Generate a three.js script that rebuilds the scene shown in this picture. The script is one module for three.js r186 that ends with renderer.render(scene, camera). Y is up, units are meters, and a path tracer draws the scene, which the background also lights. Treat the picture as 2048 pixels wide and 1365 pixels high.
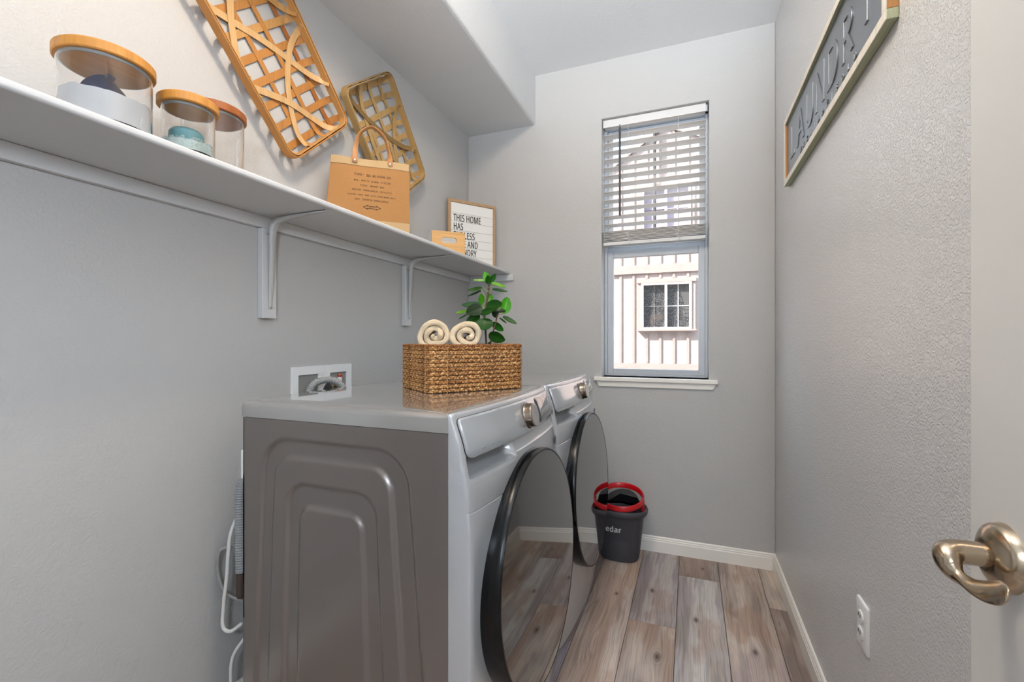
import * as THREE from 'three';
import { mergeGeometries, mergeVertices, toCreasedNormals } from 'three/addons/utils/BufferGeometryUtils.js';
import { RoundedBoxGeometry } from 'three/addons/geometries/RoundedBoxGeometry.js';
import { TextGeometry } from 'three/addons/geometries/TextGeometry.js';
import { FontLoader } from 'three/addons/loaders/FontLoader.js';

// ---------------------------------------------------------------- camera, sky, sun, lamps, exposure
const scene = new THREE.Scene();
const EYE = 1.147, FPX = 910, YAW = THREE.MathUtils.degToRad(21.42);
const camera = new THREE.PerspectiveCamera(2 * Math.atan(682.5 / FPX) * 180 / Math.PI, 2048 / 1365, 0.05, 200);
camera.position.set(0, EYE, 0);
camera.rotation.y = YAW;
scene.add(camera);

const sunDir = new THREE.Vector3(-0.13, 0.145, 0.08).normalize();
scene.backgroundIntensity = 3.3; // the sky itself, bright thin cloud, is computed with the textures below

const sun = new THREE.DirectionalLight(0xfff3ea, 17.5);
sun.position.copy(sunDir).multiplyScalar(30).add(new THREE.Vector3(-0.5, 1, -9));
sun.target.position.set(-0.5, 1, -9);
sun.castShadow = true;
Object.assign(sun.shadow.camera, { left: -12, right: 12, top: 12, bottom: -12, near: 1, far: 80 });
sun.shadow.mapSize.set(4096, 4096);
scene.add(sun, sun.target);

const LAMP = new THREE.Vector3(-0.5, 2.66, -0.72), LAMP_I = 2.3, LAMP_C = new THREE.Color(1.0, 0.82, 0.63);
const HALL = new THREE.Vector3(0.27, 1.66, 0.72), HALL_I = 4.1, HALL_C = new THREE.Color(0.76, 0.87, 1.0), CEILING_FILL_I = 24;  // unseen lamp behind the camera, and the added ceiling fill light

const renderer = new THREE.WebGLRenderer({ antialias: true });
renderer.toneMapping = THREE.LinearToneMapping;
renderer.toneMappingExposure = 1.22;
renderer.shadowMap.enabled = true;

// ---------------------------------------------------------------- helpers
let seed = 1234567;
const rnd = (a = 0, b = 1) => { seed = (Math.imul(seed, 1664525) + 1013904223) >>> 0; return a + (b - a) * seed / 4294967296; };
const V = (x, y, z) => new THREE.Vector3(x, y, z);
const lerp = (a, b, t) => a + (b - a) * t, clamp = (x, a = 0, b = 1) => Math.min(b, Math.max(a, x));
const sstep = (a, b, x) => { const t = clamp((x - a) / (b - a)); return t * t * (3 - 2 * t); };
const used = new Map();
function numbered(n) { const k = used.get(n) ?? 0; used.set(n, k + 1); return k ? n + '_' + String(k).padStart(3, '0') : n; }
function tag(o, label, category, group) { o.userData.label = label; if (category) o.userData.category = category; if (group) o.userData.group = group; return o; }
function thing(name, label, category, [x, y, z] = [0, 0, 0], turn = 0, group) {
  const o = new THREE.Group(); o.name = numbered(name); o.position.set(x, y, z); o.rotation.y = turn;
  scene.add(o); return tag(o, label, category, group);
}
function mesh(name, geo, mat, parent = scene, kind) {
  const g = Array.isArray(geo) ? merge(geo) : geo;
  const m = new THREE.Mesh(g, mat); m.castShadow = m.receiveShadow = true;
  m.name = parent === scene ? numbered(name) : name;
  if (parent !== scene) { const same = parent.children.filter((c) => c.name.replace(/_\d{3}$/, '') === name).length; if (same) m.name = name + '_' + String(same).padStart(3, '0'); }
  if (kind) m.userData.kind = kind;
  parent.add(m); return m;
}
function merge(list) {
  const l = list.map((g) => { let q = g.index ? g.toNonIndexed() : g.clone(); for (const k of Object.keys(q.attributes)) if (!['position', 'normal', 'uv'].includes(k)) q.deleteAttribute(k); if (!q.attributes.uv) q.setAttribute('uv', new THREE.BufferAttribute(new Float32Array(q.attributes.position.count * 2), 2)); return q; });
  return mergeGeometries(l);
}
// uv in metres from position, by main direction of the normal
function uvm(g0, ox = 0, oy = 0, swap = false) {
  const g = g0.index ? g0.toNonIndexed() : g0, p = g.attributes.position, n = g.attributes.normal, uv = new Float32Array(p.count * 2);
  for (let i = 0; i < p.count; i++) {
    const ax = Math.abs(n.getX(i)), ay = Math.abs(n.getY(i)), az = Math.abs(n.getZ(i));
    let u, v;
    if (ax >= ay && ax >= az) { u = p.getZ(i); v = p.getY(i); } else if (ay >= az) { u = p.getX(i); v = p.getZ(i); } else { u = p.getX(i); v = p.getY(i); }
    if (swap) [u, v] = [v, u];
    uv[2 * i] = u + ox; uv[2 * i + 1] = v + oy;
  }
  g.setAttribute('uv', new THREE.BufferAttribute(uv, 2)); return g;
}
const box = (x0, x1, y0, y1, z0, z1) => uvm(new THREE.BoxGeometry(x1 - x0, y1 - y0, z1 - z0).translate((x0 + x1) / 2, (y0 + y1) / 2, (z0 + z1) / 2));
const rbox = (x0, x1, y0, y1, z0, z1, r = 0.003, s = 2) => uvm(new RoundedBoxGeometry(x1 - x0, y1 - y0, z1 - z0, s, Math.min(r, (x1 - x0) / 2.01, (y1 - y0) / 2.01, (z1 - z0) / 2.01)).translate((x0 + x1) / 2, (y0 + y1) / 2, (z0 + z1) / 2));
const tube = (pts, r, seg = 40, rad = 8, closed = false) => new THREE.TubeGeometry(new THREE.CatmullRomCurve3(pts, closed, 'centripetal'), seg, r, rad, closed);
const rod = (a, b, r, rad = 10) => { const d = b.clone().sub(a), g = new THREE.CylinderGeometry(r, r, d.length(), rad); g.applyQuaternion(new THREE.Quaternion().setFromUnitVectors(V(0, 1, 0), d.normalize())); const c = a.clone().add(b).multiplyScalar(0.5); return g.translate(c.x, c.y, c.z); };
const lathe = (pts, seg = 48) => new THREE.LatheGeometry(pts.map(([x, y]) => new THREE.Vector2(x, y)), seg);
// grid surface from a function (u, v in 0..1) -> [x, y, z]
function grid(nu, nv, fn, us, vs) {
  const pos = [], uv = [], idx = [];
  for (let j = 0; j <= nv; j++) for (let i = 0; i <= nu; i++) { const u = us ? us[i] : i / nu, v = vs ? vs[j] : j / nv; pos.push(...fn(u, v)); uv.push(u, v); }
  for (let j = 0; j < nv; j++) for (let i = 0; i < nu; i++) { const a = j * (nu + 1) + i, b = a + 1, c = a + nu + 1, d = c + 1; idx.push(a, b, d, a, d, c); }
  const g = new THREE.BufferGeometry(); g.setAttribute('position', new THREE.Float32BufferAttribute(pos, 3)); g.setAttribute('uv', new THREE.Float32BufferAttribute(uv, 2)); g.setIndex(idx); g.computeVertexNormals(); return g;
}
// loft through closed rings of points, optional caps
function loft(rings, cap0 = true, cap1 = true, crease = 0.7) {
  const n = rings[0].length, pos = [], idx = [], uv = [];
  rings.forEach((r, j) => r.forEach((p, i) => { pos.push(p[0], p[1], p[2]); uv.push(i / n, j / (rings.length - 1)); }));
  for (let j = 0; j < rings.length - 1; j++) for (let i = 0; i < n; i++) { const a = j * n + i, b = j * n + (i + 1) % n, c = a + n, d = b + n; idx.push(a, b, d, a, d, c); }
  const cap = (r, j, flip) => { const c = pos.length / 3; const s = [0, 0, 0]; r.forEach((p) => { for (let k = 0; k < 3; k++) s[k] += p[k] / n; }); pos.push(...s); uv.push(0.5, 0.5); for (let i = 0; i < n; i++) { const a = j * n + i, b = j * n + (i + 1) % n; flip ? idx.push(c, b, a) : idx.push(c, a, b); } };
  if (cap0) cap(rings[0], 0, true); if (cap1) cap(rings.at(-1), rings.length - 1, false);
  let g = new THREE.BufferGeometry(); g.setAttribute('position', new THREE.Float32BufferAttribute(pos, 3)); g.setAttribute('uv', new THREE.Float32BufferAttribute(uv, 2)); g.setIndex(idx);
  g.computeVertexNormals(); return crease ? toCreasedNormals(g, crease) : g;
}
function rrect(w, h, r, n = 6) { // counter-clockwise outline about the origin
  const o = []; const c = [[w / 2 - r, h / 2 - r, 0], [-w / 2 + r, h / 2 - r, 1], [-w / 2 + r, -h / 2 + r, 2], [w / 2 - r, -h / 2 + r, 3]];
  for (const [x, y, q] of c) for (let i = 0; i <= n; i++) { const a = (q + i / n) * Math.PI / 2; o.push([x + r * Math.cos(a), y + r * Math.sin(a)]); }
  return o;
}
// flat pad with a rounded front edge; outline in (a, b), thickness along c; fn maps (a, b, c) to the world
function pad(outline, t, bev, fn, inner = 6, steps = 5, dense = 0.03) {
  let o = []; outline.forEach((p, i) => { const q = outline[(i + 1) % outline.length], l = Math.hypot(q[0] - p[0], q[1] - p[1]), k = Math.max(1, Math.ceil(l / dense)); for (let s = 0; s < k; s++) o.push([lerp(p[0], q[0], s / k), lerp(p[1], q[1], s / k)]); });
  let cx = 0, cy = 0; o.forEach((p) => { cx += p[0] / o.length; cy += p[1] / o.length; });
  const nrm = o.map((p, i) => { const a = o[(i - 1 + o.length) % o.length], b = o[(i + 1) % o.length], l = Math.hypot(b[0] - a[0], b[1] - a[1]); return [(b[1] - a[1]) / l, -(b[0] - a[0]) / l]; });
  const rings = [], put = (ins, c) => rings.push(o.map((p, i) => fn(p[0] - nrm[i][0] * ins, p[1] - nrm[i][1] * ins, c)));
  put(0, 0); put(0, t - bev);
  for (let s = 1; s <= steps; s++) { const a = s / steps * Math.PI / 2; put(bev * (1 - Math.cos(a)), t - bev + bev * Math.sin(a)); }
  const last = o.map((p, i) => [p[0] - nrm[i][0] * bev, p[1] - nrm[i][1] * bev]);
  for (let s = 1; s < inner; s++) rings.push(last.map((p) => fn(lerp(p[0], cx, s / inner), lerp(p[1], cy, s / inner), t)));
  return loft(rings, true, true, 0.6);
}
const at = (px, py, dep) => { const r = (px - 1024) / FPX * dep, u = (682.5 - py) / FPX * dep, s = Math.sin(YAW), c = Math.cos(YAW); return V(-s * dep + c * r, EYE + u, -c * dep - s * r); };

// ---------------------------------------------------------------- textures
function hash(x, y, s) { let h = Math.imul(x, 374761393) ^ Math.imul(y, 668265263) ^ Math.imul(s, 2147483647 ^ 0x5bd1e995); h = Math.imul(h ^ (h >>> 13), 1274126177); return ((h ^ (h >>> 16)) >>> 0) / 4294967296; }
function vnoise(x, y, px, py, s) {
  const x0 = Math.floor(x), y0 = Math.floor(y), fx = x - x0, fy = y - y0, u = fx * fx * (3 - 2 * fx), v = fy * fy * (3 - 2 * fy);
  const w = (a, m) => ((a % m) + m) % m, a = hash(w(x0, px), w(y0, py), s), b = hash(w(x0 + 1, px), w(y0, py), s), c = hash(w(x0, px), w(y0 + 1, py), s), d = hash(w(x0 + 1, px), w(y0 + 1, py), s);
  return a + (b - a) * u + (c - a) * v + (a - b - c + d) * u * v;
}
function fbm(u, v, fx, fy, oct, s) { let t = 0, a = 0.5, n = 0; for (let o = 0; o < oct; o++) { t += a * vnoise(u * fx, v * fy, fx, fy, s + o * 17); n += a; a *= 0.5; fx *= 2; fy *= 2; } return t / n; }
function tex(w, h, fn, repX = 1, repY = 1, color = true) {
  const d = new Uint8Array(w * h * 4);
  for (let y = 0; y < h; y++) for (let x = 0; x < w; x++) { const c = fn(x / w, y / h, x, y), i = (y * w + x) * 4; if (typeof c === 'number') d[i] = d[i + 1] = d[i + 2] = clamp(c) * 255; else for (let k = 0; k < 3; k++) d[i + k] = clamp(c[k]) * 255; d[i + 3] = 255; }
  const t = new THREE.DataTexture(d, w, h); t.wrapS = t.wrapT = THREE.RepeatWrapping; t.magFilter = THREE.LinearFilter; t.minFilter = THREE.LinearMipmapLinearFilter; t.generateMipmaps = true;
  t.repeat.set(repX, repY); if (color) t.colorSpace = THREE.SRGBColorSpace; t.needsUpdate = true; return t;
}
const peelTex = tex(1024, 1024, (u, v) => { const a = fbm(u, v, 130, 130, 2, 3), b = fbm(u, v, 60, 60, 2, 9); return sstep(0.36, 0.66, a * 0.72 + b * 0.28); }, 1 / 0.6, 1 / 0.6, false);
const peelFine = peelTex.clone(); peelFine.repeat.set(1 / 0.42, 1 / 0.42); peelFine.needsUpdate = true;
const mix3 = (a, b, t) => [lerp(a[0], b[0], t), lerp(a[1], b[1], t), lerp(a[2], b[2], t)];
const knots = []; for (let c = 0; c < 4; c++) for (let k = 0; k < 3; k++) knots.push([(c + rnd(0.25, 0.75)) * 0.25, rnd(), rnd(0.018, 0.036), c]);
const floorTex = tex(1024, 2048, (u, v) => {
  const col = Math.floor(u * 4); let uu = u, kd = 0, kr = 0;
  for (const k of knots) if (k[3] === col) { let dv = v - k[1]; dv -= Math.round(dv); const dx = (u - k[0]) / (k[2] * 0.62), dy = dv / (k[2] * 0.62), d2 = dx * dx + dy * dy, e = Math.exp(-d2 * 0.16); uu -= Math.sign(dx || 1) * e * k[2] * 0.55 * Math.min(1, Math.abs(dx)); kd = Math.max(kd, Math.exp(-d2 * 2.4)); kr = Math.max(kr, Math.exp(-d2 * 0.5) * (0.5 + 0.5 * Math.sin(Math.sqrt(d2) * 9))); }
  const warp = (fbm(u, v, 10, 6, 3, 71 + col) - 0.5) * 0.035, gu = uu + warp;
  const fine = fbm(gu, v, 460, 14, 2, 8), thread = fbm(gu, v, 230, 7, 2, 5), broad = fbm(gu, v, 14, 4, 4, 31 + col * 7), tone = fbm(u, v, 8, 6, 4, 55 + col), crack = vnoise(gu * 90, v * 9, 90, 9, 140 + col);
  const cath = 0.5 + 0.5 * Math.sin((gu * 46 + fbm(gu, v, 9, 5, 2, 90 + col) * 12) * 3.0), patch = sstep(0.52, 0.68, fbm(u, v, 9, 5, 2, 200 + col));
  let c = mix3([0.655, 0.60, 0.565], [0.70, 0.675, 0.66], sstep(0.36, 0.60, broad));
  c = mix3(c, [0.775, 0.735, 0.70], sstep(0.56, 0.70, broad) * 0.75);
  c = mix3(c, [0.545, 0.505, 0.485], sstep(0.46, 0.32, broad) * 0.75);
  c = mix3(c, [0.64, 0.55, 0.50], sstep(0.52, 0.68, tone) * 0.65);
  c = mix3(c, [0.63, 0.575, 0.60], sstep(0.47, 0.33, tone) * 0.5);
  const dk = 1 - 0.09 * (1 - fine) - 0.10 * sstep(0.5, 0.3, thread) - 0.10 * cath * patch - 0.22 * sstep(0.965, 0.99, crack);
  c = c.map((x, k) => x * dk * [1.15, 1.16, 1.165][k]);
  c = mix3(c, [0.42, 0.34, 0.30], kr * 0.35);
  return mix3(c, [0.25, 0.19, 0.165], kd * 0.8);
}, 1 / 0.74, 1 / 1.5);
const woodTex = tex(512, 512, (u, v) => { const w = (fbm(u, v, 6, 3, 2, 2) - 0.5) * 0.1, g = fbm(u + w, v, 90, 4, 3, 12), b = fbm(u + w, v, 9, 2, 3, 44), r = 0.5 + 0.5 * Math.sin((u + w) * 6.283 * 14 + b * 6); const k = 0.88 + 0.07 * g + 0.05 * (b - 0.5) * 2 + 0.03 * r; return [k, k * (0.965 + 0.03 * g), k * (0.92 + 0.06 * g)]; }, 1 / 0.12, 1 / 0.35);
const ropeTex = tex(512, 256, (u, v) => { const g = fbm(u, v, 40, 10, 2, 21), b = fbm(u, v, 22, 3, 2, 61); return mix3(mix3([0.50, 0.365, 0.235], [0.87, 0.71, 0.51], sstep(0.25, 0.6, g)), [0.94, 0.82, 0.63], sstep(0.5, 0.75, b) * 0.8); }, 9, 1);
const terryTex = tex(512, 512, (u, v) => fbm(u, v, 90, 90, 3, 33), 1, 1, false);
const terryCol = tex(256, 256, (u, v) => { const a = fbm(u, v, 40, 40, 3, 19), b = fbm(u, v, 5, 5, 2, 20); const k = 0.86 + 0.14 * a; return [k, k * (0.93 - 0.03 * b), k * (0.81 - 0.06 * b)]; }, 1, 1);
const speckTex = tex(512, 512, (u, v) => { const a = fbm(u, v, 150, 90, 2, 77), s = sstep(0.66, 0.80, a), b = fbm(u, v, 6, 3, 3, 5); const k = 0.055 + 0.05 * b + s * 0.75; return [k, k * 1.02, k * 1.05]; }, 1 / 0.43, 1 / 0.43);
const stuccoTex = tex(512, 512, (u, v) => { const g = fbm(u, v, 40, 40, 4, 15), b = fbm(u, v, 4, 4, 3, 45); const k = 0.90 + 0.10 * g - 0.05 * b; return [k, k * 0.985, k * 0.97]; }, 1 / 0.8, 1 / 0.8);
const leafTex = tex(256, 256, (u, v) => { const m = Math.abs(u - 0.5), vein = Math.exp(-m * m * 2600), side = Math.pow(0.5 + 0.5 * Math.cos((v * 9 - m * 5) * 6.283), 10) * 0.18; const k = 0.72 + 0.2 * fbm(u, v, 10, 10, 3, 8); return mix3([k * 0.95, k, k * 0.85], [1, 1, 0.82], clamp(vein * 0.85 + side)); });
const fiberTex = tex(512, 512, (u, v) => { const a = 0.5 + 0.5 * Math.sin(u * 6.283 * 150), b = 0.5 + 0.5 * Math.sin(v * 6.283 * 150), n = fbm(u, v, 100, 100, 2, 3); return 0.35 * a + 0.35 * b + 0.3 * n; }, 1, 1, false);

{ // sky: bright thin cloud with a little blue showing through
  const skyTex = tex(512, 256, (u, v) => { const c = sstep(0.30, 0.58, fbm(u, v, 8, 6, 4, 401)); return mix3([0.76, 0.88, 1.0], [0.945, 0.975, 1.0], c); });
  skyTex.mapping = THREE.EquirectangularReflectionMapping; skyTex.repeat.set(1, 1); scene.background = skyTex;
}
// ---------------------------------------------------------------- materials
const hexc = (h) => new THREE.Color(h);
const std = (color, roughness = 0.6, o = {}) => new THREE.MeshStandardMaterial({ color: hexc(color), roughness, ...o });
const phy = (color, roughness = 0.5, o = {}) => new THREE.MeshPhysicalMaterial({ color: hexc(color), roughness, ...o });
const wallPaint = std(0xbebdbb, 0.52, { bumpMap: peelTex, bumpScale: 0.0003 });
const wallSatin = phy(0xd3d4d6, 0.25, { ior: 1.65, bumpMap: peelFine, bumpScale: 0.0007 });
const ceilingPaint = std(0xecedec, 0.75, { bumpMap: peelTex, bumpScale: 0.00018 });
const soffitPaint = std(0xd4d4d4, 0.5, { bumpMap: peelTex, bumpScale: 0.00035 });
const trimPaint = std(0xf6f2ea, 0.32);
const shelfPaint = std(0xd0d0d0, 0.42);
const doorPaint = phy(0xdededc, 0.2, { ior: 1.6 });
const vinyl = std(0xc2c8cf, 0.35);
const slatMat = phy(0xe8e2dc, 0.45, { transmission: 0.12, thickness: 0 });
const slatSolid = std(0xdedddb, 0.4);
const pane = phy(0xffffff, 0.0, { transmission: 1, thickness: 0, ior: 1.5 });
const floorMats = ['#ffffff', '#f2e6dc', '#e6e2e4', '#fff4ea', '#dcd2cc'].map((c) => std(c, 0.42, { map: floorTex, bumpMap: floorTex, bumpScale: 0.0006 }));
const shadedBodyMetal = phy(0x7d7672, 0.30, { metalness: 0.55, clearcoat: 0.5, clearcoatRoughness: 0.15 });  // darker than the front metal: shade on the dim side is in the colour
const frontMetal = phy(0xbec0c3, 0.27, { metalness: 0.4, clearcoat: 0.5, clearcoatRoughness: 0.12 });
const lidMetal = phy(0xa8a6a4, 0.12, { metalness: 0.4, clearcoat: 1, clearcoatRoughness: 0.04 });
const panelGloss = phy(0xb0b4b8, 0.16, { metalness: 0.3, clearcoat: 1, clearcoatRoughness: 0.03 });
const chrome = std(0xd8d8d8, 0.16, { metalness: 1 });
const brushed = std(0xcfcfd0, 0.28, { metalness: 1 });
const bronze = std(0xa8988a, 0.2, { metalness: 1 });
const nickel = std(0xb3a28c, 0.2, { metalness: 1 });
const blackGloss = phy(0x050506, 0.2, { specularIntensity: 0.7 });
const doorGlass = phy(0x0b0a0a, 0.05, { clearcoat: 1, clearcoatRoughness: 0.02, ior: 1.6 });
const screenGlass = phy(0x1b1e22, 0.06, { clearcoat: 1, clearcoatRoughness: 0.02 });
const printGrey = std(0x6f7376, 0.5);
const whitePlastic = std(0xeceeee, 0.35);
const darkPlastic = std(0x1d1d20, 0.5);
const bucketGrey = std(0x434349, 0.55);
const redPlastic = phy(0xc8101c, 0.28, { clearcoat: 0.4 });
const hoseGrey = std(0x9a9c9c, 0.5);
const cordWhite = std(0xd9d7d2, 0.45);
const brass = std(0xb08a3a, 0.28, { metalness: 1 });
const woodMat = (c, r = 0.5) => std(c, r, { map: woodTex });
const honey = woodMat(0xc58a48), amber = woodMat(0xd09f60), pale = woodMat(0xdcb682), rust = woodMat(0xac6c34);
const olive = woodMat(0xb0925e), oliveLight = woodMat(0xc6a46c), oliveDark = woodMat(0x907445);
const lidWood = woodMat(0xd89848, 0.4), lidWoodDark = woodMat(0xa8602a, 0.4);
const frameWood = woodMat(0xc4a583, 0.5), boardWood = woodMat(0xf0c080, 0.4);
const glassMat = phy(0xffffff, 0.0, { transmission: 1, thickness: 0.003, ior: 1.45 });
const sealMat = phy(0xd8dcdc, 0.3, { transmission: 0.4, thickness: 0 });

// ---------------------------------------------------------------- the room
const XL = -1.318, XR = 0.395, ZF = -2.6, ZB = 0.1, H = 2.74, T = 0.14;
const WX0 = -0.47, WX1 = 0.09, WY0 = 0.944, WY1 = 2.411;
const st = (name, geo, mat) => mesh(name, geo, mat, scene, 'structure');
st('wall_left', box(XL - T, XL, -0.02, H + 0.1, ZF - T, 1.9), wallPaint);
st('wall_right', box(XR, XR + T, -0.02, H + 0.1, ZF - T, ZB + T), wallSatin);
{
  const s = new THREE.Shape([[XL, 0], [XR, 0], [XR, H + 0.1], [XL, H + 0.1]].map(([x, y]) => new THREE.Vector2(x, y)));
  s.holes.push(new THREE.Path([[WX0, WY0], [WX0, WY1], [WX1, WY1], [WX1, WY0]].map(([x, y]) => new THREE.Vector2(x, y))));
  st('wall_far', uvm(new THREE.ExtrudeGeometry(s, { depth: T, bevelEnabled: true, bevelThickness: 0.004, bevelSize: 0.004, bevelOffset: -0.004, bevelSegments: 2 }).translate(0, 0, ZF - T)), wallPaint);
}
{ // unseen wall behind the camera; doorway opened to the ceiling for lamp light
  const s = new THREE.Shape([[XL, 0], [1.2, 0], [1.2, H + 0.1], [XL, H + 0.1]].map(([x, y]) => new THREE.Vector2(x, y)));
  s.holes.push(new THREE.Path([[-0.95, 0.001], [-0.95, 2.735], [0.34, 2.735], [0.34, 0.001]].map(([x, y]) => new THREE.Vector2(x, y))));
  st('wall_back', uvm(new THREE.ExtrudeGeometry(s, { depth: 0.12, bevelEnabled: false }).translate(0, 0, ZB)), wallPaint);
}
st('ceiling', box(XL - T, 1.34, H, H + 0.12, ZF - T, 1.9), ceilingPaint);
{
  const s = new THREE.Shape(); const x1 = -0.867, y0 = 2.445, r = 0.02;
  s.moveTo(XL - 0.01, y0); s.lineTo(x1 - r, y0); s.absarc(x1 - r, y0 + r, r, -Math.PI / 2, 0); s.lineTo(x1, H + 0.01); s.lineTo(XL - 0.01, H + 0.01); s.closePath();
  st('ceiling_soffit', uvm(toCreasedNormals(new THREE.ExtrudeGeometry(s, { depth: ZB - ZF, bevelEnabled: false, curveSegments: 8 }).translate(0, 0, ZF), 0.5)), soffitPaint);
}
// hall beyond the doorway
st('hall_wall_right', box(1.2, 1.34, -0.02, H + 0.1, ZB, 1.9), wallPaint);
st('hall_wall_back', box(XL - T, 1.34, -0.02, H + 0.1, 1.78, 1.9), wallPaint);

{ // plank floor
  const f = new THREE.Group(); f.name = 'floor'; f.userData.kind = 'structure'; scene.add(f);
  mesh('subfloor', box(XL - T, 1.34, -0.06, -0.012, ZF - T, 1.9), std(0x2a211c, 0.9), f);
  const W = 0.1845, X0 = -0.054 - 7 * W;
  const joints = { 5: [-1.0], 6: [-1.925, -0.66], 7: [-2.374, -1.12], 8: [-1.45], 9: [-2.222, -0.95], 4: [-1.7], 3: [-2.1], 2: [-1.3], 1: [-1.8], 0: [-1.1] };
  for (let k = 0; k < 17; k++) {
    const x0 = Math.max(XL + 0.004, X0 + k * W), x1 = Math.min(k > 9 ? 1.196 : (XR - 0.004), X0 + (k + 1) * W);
    if (x1 - x0 < 0.01) continue;
    const hallOnly = x0 > XR - 0.01;
    const js = hallOnly ? [ZB + 0.12, 1.776] : [ZF + 0.002, ...(joints[k] ?? []), 0.35, 1.776];
    for (let i = 0; i < js.length - 1; i++) {
      const z0 = js[i], z1 = js[i + 1], c = Math.floor(rnd(0, 4)), g = new RoundedBoxGeometry(x1 - x0 - 0.0016, 0.012, z1 - z0 - 0.0016, 1, 0.0012);
      const p = g.attributes.position, uv = new Float32Array(p.count * 2), oy = rnd(0, 1.5), ux = X0 + k * W;
      for (let q = 0; q < p.count; q++) { uv[2 * q] = clamp(p.getX(q) + (x0 + x1) / 2 - ux, 0.003, 0.182) + c * 0.185; uv[2 * q + 1] = p.getZ(q) + oy; }
      g.setAttribute('uv', new THREE.BufferAttribute(uv, 2)); g.translate((x0 + x1) / 2, -0.006, (z0 + z1) / 2);
      mesh('plank', g, floorMats[Math.floor(rnd(0, 5))], f);
    }
  }
}
// baseboards: moulded profile swept along each wall
function baseboard(name, a, b, nx, nz) {
  const prof = [[0, 0.0], [0.013, 0.0], [0.013, 0.058], [0.011, 0.062], [0.011, 0.068], [0.0085, 0.071], [0.0085, 0.078], [0.005, 0.083], [0, 0.085]];
  const rings = [a, b].map((p) => prof.map(([d, y]) => [p[0] + nx * d, y, p[1] + nz * d]));
  return st(name, uvm(loft(rings, true, true, 0.4)), trimPaint);
}
baseboard('baseboard_far', [XL, ZF], [XR, ZF], 0, 1);
baseboard('baseboard_right', [XR, ZF], [XR, ZB], -1, 0);
baseboard('baseboard_left', [XL, ZB], [XL, ZF], 1, 0);
// window: frame in the recess, fixed upper pane, lower sash
{
  const w = new THREE.Group(); w.name = 'window_1'; w.userData.kind = 'structure'; scene.add(w);
  const zf = -2.698, zb = -2.738;
  mesh('window_frame', [rbox(WX0, WX0 + 0.016, WY0, WY1, zb, zf + 0.01), rbox(WX1 - 0.016, WX1, WY0, WY1, zb, zf + 0.01), rbox(WX0, WX1, WY1 - 0.03, WY1, zb, zf + 0.01), rbox(WX0, WX1, WY0, WY0 + 0.012, zb, zf + 0.01), rbox(WX0, WX1, 1.664, 1.70, zb, zf - 0.012)], vinyl, w);
  const sash = mesh('lower_sash', [rbox(WX0 + 0.016, WX0 + 0.05, WY0 + 0.012, 1.672, zb + 0.012, zf), rbox(WX1 - 0.05, WX1 - 0.016, WY0 + 0.012, 1.672, zb + 0.012, zf), rbox(WX0 + 0.05, WX1 - 0.05, WY0 + 0.012, WY0 + 0.042, zb + 0.012, zf), rbox(WX0 + 0.05, WX1 - 0.05, 1.632, 1.672, zb + 0.012, zf), rbox(-0.23, -0.15, 1.672, 1.679, zf - 0.02, zf - 0.002)], vinyl, w);
  mesh('glass_pane', box(WX0 + 0.048, WX1 - 0.048, WY0 + 0.04, 1.634, zf - 0.018, zf - 0.014), pane, sash);
  const up = mesh('upper_sash', [rbox(WX0 + 0.016, WX0 + 0.045, 1.70, WY1 - 0.03, zb + 0.002, zf - 0.016), rbox(WX1 - 0.045, WX1 - 0.016, 1.70, WY1 - 0.03, zb + 0.002, zf - 0.016), rbox(WX0 + 0.045, WX1 - 0.045, WY1 - 0.06, WY1 - 0.03, zb + 0.002, zf - 0.016)], vinyl, w);
  mesh('glass_pane', box(WX0 + 0.043, WX1 - 0.043, 1.698, WY1 - 0.058, zf - 0.032, zf - 0.028), pane, up);
  const sill = st('window_sill', [rbox(-0.512, 0.133, 0.922, 0.944, ZF - 0.1, ZF + 0.03, 0.004)], trimPaint);
  const ap = new THREE.Shape([[-0.498, 0.922], [0.124, 0.922], [0.108, 0.893], [-0.484, 0.893]].map(([x, y]) => new THREE.Vector2(x, y)));
  mesh('sill_apron', uvm(new THREE.ExtrudeGeometry(ap, { depth: 0.012, bevelEnabled: true, bevelSize: 0.002, bevelThickness: 0.002, bevelSegments: 2 }).translate(0, 0, ZF + 0.001)), trimPaint, sill);
}
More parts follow.
